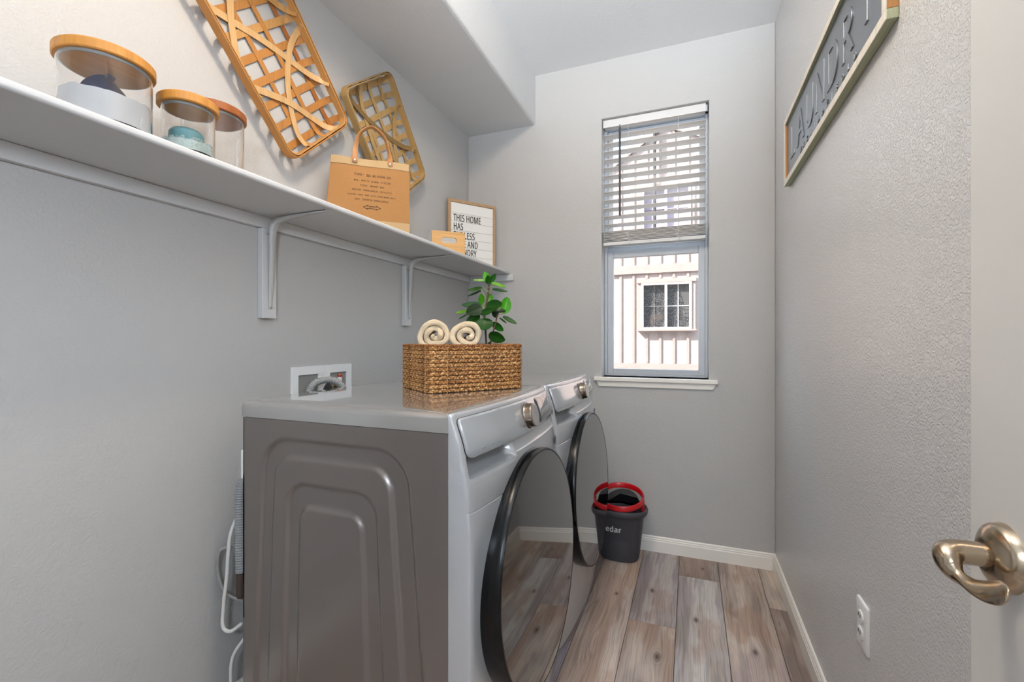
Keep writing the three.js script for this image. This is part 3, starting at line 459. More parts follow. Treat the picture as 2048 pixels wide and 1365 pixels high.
// ---------------------------------------------------------------- jute bag
{
  const W = 0.295, Hb = 0.272, D = 0.085, o = thing('market_bag', 'tan jute market bag with black print and leather handles', 'bag', [-1.258, 1.5745, -1.338], Math.atan2(0.66, 0.751));
  // local x along the front, z towards the room, y up; front at z = 0
  const jute = std(0xa97a48, 0.85, { bumpMap: fiberTex, bumpScale: 0.0006 }), band = std(0xc9aa7e, 0.85, { bumpMap: fiberTex, bumpScale: 0.0006 }), leather = std(0xb9824f, 0.5);
  const cv = document.createElement('canvas'); cv.width = 1024; cv.height = 944; const c = cv.getContext('2d');
  c.fillStyle = '#a97a48'; c.fillRect(0, 0, 1024, 944);
  for (let i = 0; i < 2600; i++) { c.fillStyle = `rgba(${rnd() < 0.5 ? '150,98,48' : '236,196,140'},${rnd(0.03, 0.10)})`; const w = rnd(8, 120), vert = rnd() < 0.5; c.fillRect(rnd(-40, 1024), rnd(-40, 944), vert ? 2 : w, vert ? w : 2); }
  c.fillStyle = '#2f2119'; c.textAlign = 'center';
  const L = [['TYPE: BD-ML035N-US', 'bold 44px monospace', 238], ['MFG: APOLIS GLOBAL CITIZEN', 'bold 30px monospace', 312], ['ISSUE: MARKET BAG', 'bold 30px monospace', 376], ['ORIGIN: BANGLADESH (VE11011)', 'bold 30px monospace', 440], ['FACTORY CODE: BGN (ACCI/APRO/MAHBL/BAY)', 'bold 26px monospace', 504], ['PRO: SHERPUR BANGLADESH', 'bold 30px monospace', 566]];
  for (const [t, f, y] of L) { c.font = f; c.fillText(t, 540, y); }
  c.strokeStyle = '#2f2119'; c.lineWidth = 7; c.beginPath(); c.moveTo(500, 622); c.lineTo(440, 652); c.lineTo(500, 682); c.moveTo(590, 622); c.lineTo(650, 652); c.lineTo(590, 682); c.moveTo(478, 637); c.lineTo(612, 637); c.moveTo(478, 667); c.lineTo(612, 667); c.stroke(); c.font = 'bold 20px monospace'; c.fillText('APOLIS', 545, 659);
  const map = new THREE.CanvasTexture(cv); map.colorSpace = THREE.SRGBColorSpace;
  const printed = std(0xffffff, 0.85, { map, bumpMap: null });
  const bulge = (u, v) => 0.012 * Math.sin(Math.PI * u) * Math.sin(Math.PI * clamp(v * 0.9 + 0.1)) - 0.004 * Math.sin(u * 9 + v * 4) * v;
  const depth = (v) => D * (1 - 0.25 * v);
  const taper = (u, v) => W * (u + (u - 0.5) * 0.03 * v * -1) - 0.02 * (1 - v) * (1 - u);
  mesh('front_panel', grid(24, 20, (u, v) => [taper(u, v), v * Hb, bulge(u, v)]), printed, o);
  mesh('back_panel', grid(16, 12, (u, v) => [taper(1 - u, v), v * Hb, -depth(v) - bulge(1 - u, v) * 0.4]), jute, o);
  for (const e of [0, 1]) mesh('side_gusset', grid(10, 12, (u, v) => { const q = e ? u : 1 - u, fold = Math.sin(Math.PI * u) * 0.018 * v; return [taper(e, v) + (e ? fold * 0.5 : fold), v * Hb, -depth(v) * q]; }), e ? band : jute, o);
  mesh('bag_base', new THREE.BoxGeometry(W - 0.004, 0.003, D - 0.002).translate(W / 2, 0.002, -D / 2), jute, o);
  const bandG = (v0, v1, off) => [grid(24, 4, (u, v) => { const q = lerp(v0, v1, v); return [taper(u, q), q * Hb, bulge(u, q) + off]; }), grid(24, 4, (u, v) => { const q = lerp(v0, v1, v); return [taper(1 - u, q), q * Hb, -depth(q) - bulge(1 - u, q) * 0.4 - off]; }),
    ...[0, 1].map((e) => grid(10, 4, (u, v) => { const q = lerp(v0, v1, v), w = e ? u : 1 - u, fold = Math.sin(Math.PI * u) * 0.018 * q; return [taper(e, q) + (e ? fold * 0.5 + off : fold - off), q * Hb, -depth(q) * w]; }))];
  mesh('top_band', bandG(0.895, 1.0, 0.0018), band, o);
  mesh('bottom_band', bandG(0.0, 0.135, 0.0015), band, o);
  for (const [side, z0] of [[1, 0.0]]) {
    const P = [[0.088, Hb * 0.93, 0.011], [0.088, Hb * 1.02, 0.011], [0.092, Hb * 1.16, 0.010], [0.105, Hb * 1.335, 0.0088], [0.150, Hb * 1.455, 0.0082], [0.196, Hb * 1.335, 0.0088], [0.212, Hb * 1.16, 0.010], [0.218, Hb * 1.02, 0.011], [0.218, Hb * 0.93, 0.011]];
    const k = new THREE.CatmullRomCurve3(P.map((p) => V(p[0], p[1], z0 + side * (p[1] > Hb * 1.04 ? 0.004 : 0.0085)))), rings = [];
    for (let i = 0; i <= 60; i++) { const t = i / 60, q = k.getPoint(t), tg = k.getTangent(t), f = t * (P.length - 1), m = Math.min(P.length - 2, Math.floor(f)), w = lerp(P[m][2], P[m + 1][2], f - m) * (i === 0 || i === 60 ? 0.55 : 1) * 0.9, n0 = V(-tg.y, tg.x, 0).normalize(), tw = 1.15 * sstep(0.12, 0.42, t) * sstep(0.99, 0.72, t), n = n0.clone().multiplyScalar(Math.cos(tw)).addScaledVector(V(0, 0, 1), Math.sin(tw)), nb = n.clone().cross(tg).normalize(); rings.push(rrect(2 * w, 0.0035, 0.0015, 2).map(([a, b]) => [q.x + n.x * a + nb.x * b, q.y + n.y * a + nb.y * b, q.z + n.z * a + nb.z * b])); }
    const hd = mesh('handle', loft(rings, true, true, 0.7), leather, o);
    for (const x of [0.088, 0.218]) mesh('rivet', new THREE.SphereGeometry(0.005, 12, 8).scale(1, 1, 0.5).translate(x, Hb * 0.955, z0 + side * 0.0108), brushed, hd);
  }
}
// ---------------------------------------------------------------- woven wooden trays hung on the wall
function ribbon(pts, wdir, w, t) { // pts: Vector3 list, wdir: function(i, tangent) -> width direction
  const k = new THREE.CatmullRomCurve3(pts, false, 'centripetal'), N = 36, rings = [];
  for (let i = 0; i <= N; i++) { const u = i / N, p = k.getPoint(u), tg = k.getTangent(u), a = wdir(u, tg), n = tg.clone().cross(a).normalize(); rings.push([[1, 1], [-1, 1], [-1, -1], [1, -1]].map(([s, q]) => { const v = p.clone().addScaledVector(a, s * w / 2).addScaledVector(n, q * t / 2); return [v.x, v.y, v.z]; })); }
  return loft(rings, true, true, 0.5);
}
function tray(label, o0, W, L, D, mats, seedv, ang) {
  const root = thing('woven_tray', label, 'basket', [o0[0], o0[1], o0[2]]);
  const sa = Math.sin(ang), ca = Math.cos(ang), eu = V(0, ca, -sa), ev = V(0, sa, ca), ew = V(1, 0, 0); // across, along, out from the wall
  const q = (u, v, w) => eu.clone().multiplyScalar(u).addScaledVector(ev, v).addScaledVector(ew, w);
  seed = seedv; const pick = (a) => a[Math.floor(rnd(0, a.length))];
  const uvw = (g) => uvm(g);
  const r = 0.045, outl = (off, n = 7) => rrect(W - 2 * off, L - 2 * off, r - off, n).map(([a, b]) => [a + W / 2, b + L / 2]);
  for (const [off, w0, w1, m] of [[0, D - 0.030, D, mats.rim], [0.0078, D - 0.027, D - 0.001, mats.rimIn]]) {
    const A = outl(off), B = outl(off + 0.004), n = A.length, sect = [[A, w0], [A, w1 - 0.001], [A.map((p, i) => [lerp(p[0], B[i][0], 0.3), lerp(p[1], B[i][1], 0.3)]), w1], [A.map((p, i) => [lerp(p[0], B[i][0], 0.7), lerp(p[1], B[i][1], 0.7)]), w1], [B, w1 - 0.001], [B, w0], [A, w0]];
    mesh('rim_band', uvw(loft(sect.map(([P, w]) => P.map(([u, v]) => { const x = q(u, v, w); return [x.x, x.y, x.z]; })), false, false, 0.5)), m, root);
  }
  const T2 = 0.0018, e = 0.0055, b = 0.004;
  const cross = Math.round(L / 0.064), along = 4;
  // cross strips run from rim to rim across the width, dipping to the bottom
  for (let i = 0; i < cross; i++) { const v = L * (i + 0.5) / cross, z = b + ((i % 2) ? 0.0022 : 0), cut = Math.min(v, L - v) < r ? r - Math.sqrt(Math.max(0, r * r - Math.pow(r - Math.min(v, L - v), 2))) : 0; const a = cut + e;
    mesh('woven_strip', uvw(ribbon([q(a, v, D - 0.004), q(a + 0.003, v, D * 0.55), q(a + 0.018, v, z + 0.006), q(a + 0.05, v, z), q(W / 2, v, z), q(W - a - 0.05, v, z), q(W - a - 0.018, v, z + 0.006), q(W - a - 0.003, v, D * 0.55), q(W - a, v, D - 0.004)], () => ev, 0.0235, T2)), pick(mats.strips), root); }
  for (let i = 0; i < along; i++) { const u = W * (0.14 + 0.72 * i / (along - 1)), z = b + 0.0012 + ((i % 2) ? 0 : 0.0022);
    mesh('woven_strip', uvw(ribbon([q(u, e, D - 0.004), q(u, e + 0.003, D * 0.55), q(u, e + 0.018, z + 0.006), q(u, 0.06, z), q(u + 0.004, L / 2, z), q(u, L - 0.06, z), q(u, L - e - 0.018, z + 0.006), q(u, L - e - 0.003, D * 0.55), q(u, L - e, D - 0.004)], () => eu, 0.0195, T2), 0, 0), pick(mats.strips), root); }
  // slanting strips laid over the weave, bowing a little
  const diag = mats.diag;
  diag.forEach(([u0, v0, u1, v1, bow, m], i) => {
    const A = [u0 * W, v0 * L], B = [u1 * W, v1 * L], dx = B[0] - A[0], dy = B[1] - A[1], l = Math.hypot(dx, dy), nx = -dy / l, ny = dx / l, z = b + 0.0055 + (i % 2) * 0.0022;
    const pt = (t, w) => { const k = bow * Math.sin(Math.PI * t); const g = 0.0135; return q(clamp(A[0] + dx * t + nx * k, g, W - g), clamp(A[1] + dy * t + ny * k, g, L - g), w); };
    mesh('woven_strip', uvw(ribbon([pt(0, D - 0.004), pt(0.03, D * 0.62), pt(0.10, z + 0.008), pt(0.22, z), pt(0.5, z), pt(0.78, z), pt(0.90, z + 0.008), pt(0.97, D * 0.62), pt(1, D - 0.004)], (t) => { const k = bow * Math.PI * Math.cos(Math.PI * t), a = dx + nx * k, b2 = dy + ny * k; return eu.clone().multiplyScalar(-b2).addScaledVector(ev, a).normalize(); }, 0.022, T2)), m ?? pick(mats.strips), root);
  });
  return root;
}
tray('large honey coloured woven wood tray hanging slanted above the glass jars', [-1.3165, 1.757, -1.172], 0.372, 0.60, 0.062,
  { rim: honey, rimIn: amber, strips: [amber, honey, honey, rust], diag: [[0.30, 0.0, 1.0, 0.56, 0.045, pale], [0.0, 0.34, 0.85, 1.0, 0.04, pale], [0.0, 0.80, 1.0, 0.25, 0.02, pale], [0.0, 0.42, 0.80, 0.0, 0.03, pale], [0.25, 1.0, 1.0, 0.62, 0.02, amber]] }, 77, 0.828);
tray('smaller olive brown woven wood tray hanging slanted behind the jute bag', [-1.3165, 1.752, -1.712], 0.385, 0.49, 0.058,
  { rim: olive, rimIn: oliveLight, strips: [olive, oliveLight, oliveLight, oliveDark], diag: [[0.35, 0.0, 0.42, 1.0, 0.03, oliveLight], [0.10, 1.0, 1.0, 0.28, -0.03, oliveDark], [0.55, 0.0, 1.0, 0.70, 0.03, oliveLight], [0.0, 0.62, 0.70, 0.0, -0.02, olive]] }, 99, 0.909);

// ---------------------------------------------------------------- basket with towels and plant on the nearer machine
const TOP = 0.9846;
{
  const cor = V(-0.74, TOP, -1.194), e1 = V(0.605, 0, -0.796), e2 = V(-0.796, 0, -0.605), LW = 0.347, LD = 0.275;
  const o = thing('seagrass_basket', 'rectangular braided seagrass basket standing on the nearer laundry machine', 'basket', [cor.x, TOP + 0.0008, cor.z]);
  const P = rrect(LW - 0.012, LD - 0.012, 0.022, 6).map(([a, b]) => [a + LW / 2, b + LD / 2]);
  const path = new THREE.CatmullRomCurve3(P.map(([a, b]) => e1.clone().multiplyScalar(a).addScaledVector(e2, b)), true, 'catmullrom', 0.0), len = path.getLength();
  const rows = 11, rh = 0.1445 / rows;
  const mats = ['#fbf0e0', '#dcc0a0', '#bd9a78', '#eed9ba'].map((c) => std(c, 0.8, { map: ropeTex }));
  const braid = (wl, amp, ampO, rad, ph0, strand) => {
    const n = Math.round(len / wl), N = n * 9, pts = [], up = V(0, 1, 0);
    for (let i = 0; i < N; i++) { const s = i / N, p = path.getPointAt(s), tg = path.getTangentAt(s), out = tg.clone().cross(up).normalize(), th = s * n * Math.PI * 2 + ph0 + strand * Math.PI * 2 / 3; const cl = p.clone().addScaledVector(up, amp * Math.sin(th)).addScaledVector(out, ampO * Math.sin(2 * th)); pts.push(cl); }
    const cv = new THREE.CatmullRomCurve3(pts, true, 'catmullrom', 0.5); return new THREE.TubeGeometry(cv, N, rad, 5, true);
  };
  const variants = [0, 1, 2].map((k) => [0, 1, 2].map((q) => braid(0.029 + 0.002 * k, rh * 0.275, rh * 0.27, rh * 0.262, k * 1.3, q)));
  for (let i = 0; i < rows; i++) { const row = new THREE.Group(); row.name = i ? 'braid_row_' + String(i).padStart(3, '0') : 'braid_row'; row.position.y = rh * (i + 0.5); o.add(row); variants[i % 3].forEach((g, q) => mesh('strand', g, mats[(i * 5 + q * 3 + (i >> 1)) % 4], row)); }
  const rim = mesh('rim_braid', merge([0, 1, 2].map((s) => braid(0.024, rh * 0.22, rh * 0.3, rh * 0.26, 0.4, s))), mats[2], o); rim.position.y = 0.146;
  mesh('basket_floor', new RoundedBoxGeometry(LW - 0.02, 0.006, LD - 0.02, 2, 0.003).rotateY(Math.atan2(0.796, 0.605)).translate((e1.x * LW + e2.x * LD) / 2, 0.004, (e1.z * LW + e2.z * LD) / 2), mats[1], o);
  const bindMat = std(0xb98550, 0.7);
  for (const s of [0.06, 0.16, 0.30, 0.40, 0.50, 0.56, 0.66, 0.80, 0.90, 0.985]) { const p = path.getPointAt(s), out = path.getTangentAt(s).cross(V(0, 1, 0)).normalize(), pts = []; for (let i = 0; i <= 44; i++) pts.push(p.clone().addScaledVector(out, rh * 0.46 + 0.0012 * Math.cos(i / 4 * Math.PI * 2)).add(V(0, i / 44 * 0.147, 0))); mesh('binding_twine', tube(pts, 0.0011, 88, 5), bindMat, o); }

  // towels
  const towelMat = std(0xffffff, 0.95, { map: terryCol, bumpMap: terryTex, bumpScale: 0.0022 });
  const roll = (label, c, turns, R, sx, sy, rot, sd) => {
    const o2 = thing('rolled_towel', label, 'towel', [c.x, c.y, c.z], 0);
    const Ln = 0.19, th = 0.0096, NP = 210, NC = 26, ax = V(-0.80, 0, -0.60).normalize().lerp(V(-0.366, 0, -0.93), 0.75).normalize(), side = V(0, 1, 0).cross(ax).normalize().negate(), up = V(0, 1, 0), rings = [];
    for (let i = 0; i <= NP; i++) {
      const t = i / NP, a = rot + turns * Math.PI * 2 * Math.sqrt(t * 0.992 + 0.008), r = R * Math.sqrt(t * 0.992 + 0.008) * (1 + 0.05 * Math.sin(a * 3 + sd)), x = Math.cos(a) * r * sx, y = Math.sin(a) * r * sy, a2 = a + 0.02, nx = Math.cos(a), ny = Math.sin(a);
      const k = Math.min(1, Math.min(t, 1 - t) * 40 + 0.25), hw = th * k * (1 + 0.05 * Math.sin(i * 0.35 + sd));
      rings.push(rrect(Ln, 2 * hw, Math.min(hw * 0.98, 0.0074), 5).map(([l, d], j) => { const nz = (hash(i >> 1, j, sd) - 0.5) * 0.0005, w = 0.004 * Math.sin(a * 2.3 + sd) + nz; const px = x + nx * (d + nz), py = y + ny * (d + nz); const v = side.clone().multiplyScalar(px).addScaledVector(up, py).addScaledVector(ax, l + w + (l < 0 ? -0.003 * Math.cos(a) : 0)); return [v.x, v.y, v.z]; }));
    }
    mesh('towel', loft(rings, true, true, 0), towelMat, o2); return o2;
  };
  roll('left rolled cream towel with a neat round spiral in the seagrass basket', V(-0.820, 1.1665, -1.371), 2.6, 0.0535, 1.0, 0.90, 0.85, 3);
  roll('right rolled cream towel with a squashed spiral beside the green plant', V(-0.722, 1.1655, -1.410), 2.4, 0.0535, 1.0, 0.88, 2.35, 11);
  const fold = thing('folded_towel', 'cream towel folded flat in the seagrass basket beneath the two rolled ones', 'towel', [-0.80, 0.992, -1.385], Math.atan2(0.796, 0.605));
  mesh('towel_stack', [0, 1, 2].map((k) => new RoundedBoxGeometry(0.20, 0.036, 0.235, 4, 0.017).translate(-0.005, 0.0182 + k * 0.0364, 0)), towelMat, fold);

  // plant in a small pot
  const base = V(-0.672, 0.9925, -1.532), pl = thing('potted_plant', 'green leafy plant in a pot standing in the seagrass basket', 'plant', [base.x, base.y, base.z]);
  mesh('pot', lathe([[0.0001, 0], [0.034, 0], [0.036, 0.003], [0.045, 0.105], [0.047, 0.106], [0.047, 0.118], [0.043, 0.118], [0.041, 0.100], [0.0001, 0.100]], 36), std(0x77706a, 0.7), pl);
  mesh('soil', lathe([[0.0001, 0.110], [0.020, 0.111], [0.041, 0.106], [0.041, 0.1005], [0.0001, 0.1005]], 24), std(0x2c2118, 0.95), pl);
  const loc = (x, y, d = 1.675) => at(x, y, d).sub(base);
  const stemB = std(0x5a4430, 0.7), stemG = std(0x93a85c, 0.55);
  const A = [loc(973, 700), loc(971, 660), loc(969, 638), loc(973, 610), loc(976, 588), loc(979, 565)];
  mesh('stem', tube(A, 0.0038, 50, 8), stemB, pl);
  mesh('stem', tube([loc(979, 702, 1.66), loc(984, 672, 1.65), loc(991, 648, 1.645), loc(995, 628, 1.65)], 0.0028, 40, 8), stemB, pl);
  mesh('stem', tube([loc(968, 640), loc(966, 622), loc(964, 608)], 0.003, 20, 8), stemG, pl);
  const leafG = (() => { const f = (u, v) => { const s = v, w = 0.56 * Math.pow(Math.max(0, Math.sin(Math.PI * Math.pow(s, 0.85))), 0.6) * (s < 0.02 ? 0.2 : 1), x = (u - 0.5) * 2 * w * 0.5; return [x * 1.0, s, 0.16 * Math.abs(x) * 1.6 - 0.10 * Math.sin(Math.PI * s * 0.9) * 0.6]; }; const g1 = grid(10, 18, f), g2 = grid(10, 18, (u, v) => { const p = f(1 - u, v); return [p[0], p[1], p[2] - 0.012]; }); return merge([g1, g2]); })();
  const gm = { d: 0x24601a, m: 0x2f8420, b: 0x62c41e, y: 0x86c832, p: 0x4d7a3c, k: 0x1f3f18 }, lm = {};
  for (const k in gm) lm[k] = phy(gm[k], 0.38, { map: leafTex, transmission: 0.25, thickness: 0, side: THREE.DoubleSide, clearcoat: 0, specularIntensity: 0.6 });
  // base pixel, tip pixel, nearness of base and tip, width over length, roll, colour
  const leaves = [
    [977, 566, 969, 544, 0, .01, .55, .2, 'b'], [978, 568, 992, 548, 0, -.01, .42, -.5, 'm'], [977, 569, 976, 551, 0, -.03, .5, .3, 'm'], [972, 562, 946, 560, 0, .0, .27, .9, 'y'], [982, 565, 1012, 575, 0, -.02, .26, .8, 'y'], [984, 579, 1016, 583, .01, .02, .28, .9, 'd'],
    [965, 577, 935, 580, 0, .03, .30, .7, 'p'], [963, 582, 934, 592, 0, .05, .22, .9, 'p'], [963, 609, 963, 588, -.01, -.03, .5, .1, 'b'], [976, 600, 984, 589, .02, .04, .75, .2, 'b'], [972, 613, 1004, 608, -.02, -.06, .52, .3, 'd'], [963, 610, 923, 610, -.01, -.02, .34, .6, 'd'],
    [964, 614, 933, 628, -.02, -.06, .62, .4, 'k'], [960, 631, 932, 645, -.03, -.05, .50, .5, 'd'], [934, 623, 912, 626, 0, .02, .32, .7, 'y'], [935, 629, 916, 639, .01, .03, .22, .9, 'm'], [960, 628, 988, 619, -.03, -.06, .40, .4, 'd'], [1008, 628, 1015, 594, 0, .0, .58, -.2, 'b'], [986, 622, 1012, 622, -.02, -.03, .42, .8, 'k'], [996, 633, 984, 622, 0, -.02, .7, .3, 'k'],
    [968, 637, 969, 661, -.03, -.07, .95, .2, 'd'], [962, 638, 955, 650, -.03, -.05, .7, .2, 'm'], [984, 646, 1007, 662, -.01, -.02, .48, -.4, 'm'], [977, 670, 1010, 681, -.03, -.06, .52, -.2, 'd'], [1005, 633, 1034, 648, .01, .0, .30, .7, 'p'], [998, 636, 1014, 647, 0, .02, .28, .8, 'p'], [974, 694, 982, 683, 0, .0, .4, .3, 'd'],
  ];
  for (const [x0, y0, x1, y1, d0, d1, ratio, rollA, col] of leaves) {
    const a = loc(x0, y0, 1.675 + d0), b = loc(x1, y1, 1.675 + d1), dir = b.clone().sub(a), l = dir.length(); dir.normalize();
    const toCam = V(0, EYE, 0).sub(a.clone().add(base)).normalize().multiplyScalar(Math.cos(rollA)).addScaledVector(V(0, 1, 0), Math.sin(rollA));
    const xa = dir.clone().cross(toCam).normalize(), za = xa.clone().cross(dir).normalize();
    const m = mesh('leaf', leafG, lm[col], pl); m.matrix.makeBasis(xa.multiplyScalar(l * ratio * 2), dir.clone().multiplyScalar(l), za.multiplyScalar(l)); m.matrix.setPosition(a); m.matrix.decompose(m.position, m.quaternion, m.scale);
  }
  const stalks = [[977, 575, 990, 572], [977, 585, 984, 578], [976, 584, 965, 576], [972, 598, 962, 580], [970, 614, 963, 606], [975, 604, 980, 597], [969, 632, 962, 627], [992, 640, 997, 630], [995, 630, 1008, 627], [968, 636, 966, 641]];
  mesh('leaf_stalks', stalks.map(([a, b, c, d]) => rod(loc(a, b, 1.67), loc(c, d, 1.668), 0.0013, 6)), stemG, pl);
}
// ---------------------------------------------------------------- bucket
{
  const o = thing('mop_bucket', 'dark grey mop bucket with red wringer ring by the far wall', 'bucket', [-0.352, 0, -2.468]);
  const sup = (rx, rz, y, n = 64, dx = 0) => Array.from({ length: n }, (_, i) => { const a = -i / n * Math.PI * 2, c = Math.cos(a), s = Math.sin(a), p = 2 / 2.6; return [dx + rx * Math.sign(c) * Math.pow(Math.abs(c), p), y, rz * Math.sign(s) * Math.pow(Math.abs(s), p)]; });
  mesh('bucket_body', loft([sup(0.088, 0.066, 0.0005), sup(0.096, 0.073, 0.003), sup(0.101, 0.077, 0.012), sup(0.110, 0.082, 0.10), sup(0.121, 0.090, 0.222), sup(0.123, 0.091, 0.232), sup(0.137, 0.103, 0.238), sup(0.144, 0.109, 0.249), sup(0.145, 0.109, 0.262), sup(0.141, 0.106, 0.270), sup(0.134, 0.100, 0.270), sup(0.128, 0.095, 0.262), sup(0.104, 0.076, 0.03)], true, true, 0.6), bucketGrey, o);
  mesh('splash_guard', loft(Array.from({ length: 14 }, (_, j) => { const t = j / 13; return Array.from({ length: 24 }, (_, i) => { const f = i < 12, k = (f ? i : 23 - i) / 11, a = 0.35 + k * 2.5, r = (f ? 1 : 0.96) * lerp(1.0, 0.80, t), yy = 0.262 + t * 0.082 * Math.pow(Math.sin(Math.PI * clamp(k * 0.8 + 0.2)), 0.8); return [r * 0.124 * Math.cos(a), yy, -r * 0.094 * Math.sin(a) * (1 - t * 0.25)]; }); }), true, true, 0.7), std(0x222226, 0.6), o);
  const ring = (rx, rz, w) => Array.from({ length: 72 }, (_, i) => { const a = -i / 72 * Math.PI * 2, x = rx * Math.cos(a), z = rz * Math.sin(a); return [x + 0.008, 0.318 - z * 0.36 + w, z * 0.92]; });
  mesh('wringer_ring', loft([ring(0.117, 0.100, -0.013), ring(0.119, 0.102, 0.010), ring(0.117, 0.100, 0.013), ring(0.112, 0.096, 0.013), ring(0.110, 0.094, 0.010), ring(0.110, 0.094, -0.013), ring(0.117, 0.100, -0.013)], false, false, 0.6), redPlastic, o);
  for (const s of [-1, 1]) mesh('ring_hinge', rbox(0.008 + s * 0.112 - 0.008, 0.008 + s * 0.112 + 0.008, 0.255, 0.315, -0.012, 0.012, 0.004), redPlastic, o);
  const g = text('O-Cedar', 0.0295, 0.0015, fontBold); const bb = g.boundingBox, cx = (bb.min.x + bb.max.x) / 2, p = g.attributes.position;
  for (let i = 0; i < p.count; i++) { const x = (p.getX(i) - cx) * 0.92 - 0.052, y = p.getY(i) + 0.158, d = p.getZ(i); const k = (y - 0.10) / 0.122, rx = lerp(0.110, 0.121, k), rz = lerp(0.082, 0.090, k), xn = clamp(Math.abs(x) / rx, 0, 0.999); const z = rz * Math.pow(1 - Math.pow(xn, 2.6), 1 / 2.6); p.setXYZ(i, x, y, z + d * 0.6 + 0.0003); }
  g.computeVertexNormals(); mesh('brand_lettering', g, std(0xd4d4d4, 0.5), o);
}
// ---------------------------------------------------------------- laundry sign
{
  const z0 = -2.238, z1 = -1.147, y0 = 1.806, y1 = 2.083, xw = XR, xf = 0.372, fw = 0.022;
  const o = thing('laundry_sign', 'grey embossed metal LAUNDRY sign in a whitewashed wood frame', 'sign', [XR, 1.94, -1.69]);
  const L = (g) => g.translate(-XR, -1.94, 1.69), pineCoolLit = woodMat(0xb7bfa2, 0.6), white = woodMat(0xf3f2ec, 0.55), pineWarmLit = woodMat(0xc08a52, 0.55);  // one pine: light on the rails is put into two wood colours
  const rail = (a, b, c, d, m) => { const q = mesh('frame_rail', L(rbox(xf + 0.002, xw - 0.0005, a, b, c, d, 0.0015)), m, o); mesh('painted_face', L(rbox(xf, xf + 0.0022, a, b, c, d, 0.0008)), white, q); return q; };
  rail(y0, y0 + fw, z0, z1, pineCoolLit); rail(y1 - fw, y1, z0, z1, pineCoolLit); rail(y0 + fw, y1 - fw, z0, z0 + fw, pineWarmLit); rail(y0 + fw, y1 - fw, z1 - fw, z1, pineWarmLit);
  const metal = std(0x8d9196, 0.36, { metalness: 0.9 });
  const pl = mesh('metal_plate', L(rbox(xf + 0.010, xf + 0.0125, y0 + fw - 0.003, y1 - fw + 0.003, z0 + fw - 0.003, z1 - fw + 0.003, 0.001)), metal, o);
  const put = (s, size, zc, y, sx, font) => { const g = text(s, size, 0.0016, font, { bevelEnabled: true, bevelThickness: 0.0018, bevelSize: 0.0014, bevelSegments: 3 }); const b = g.boundingBox; g.translate(-(b.min.x + b.max.x) / 2, 0, 0).scale(sx, 1, 1).rotateY(-Math.PI / 2).translate(xf + 0.010, y, zc); mesh('embossed_lettering', L(g), metal, pl); };
  [...'LAUNDRY'].forEach((ch, i) => put(ch, 0.122, -2.105 + i * 0.1365, 1.889, 1.12, fontReg));
  [...'WASH|DRY|FOLD'].forEach((ch, i) => put(ch, 0.0165, -1.962 + i * 0.050, 1.848, 1.2, fontReg));
}
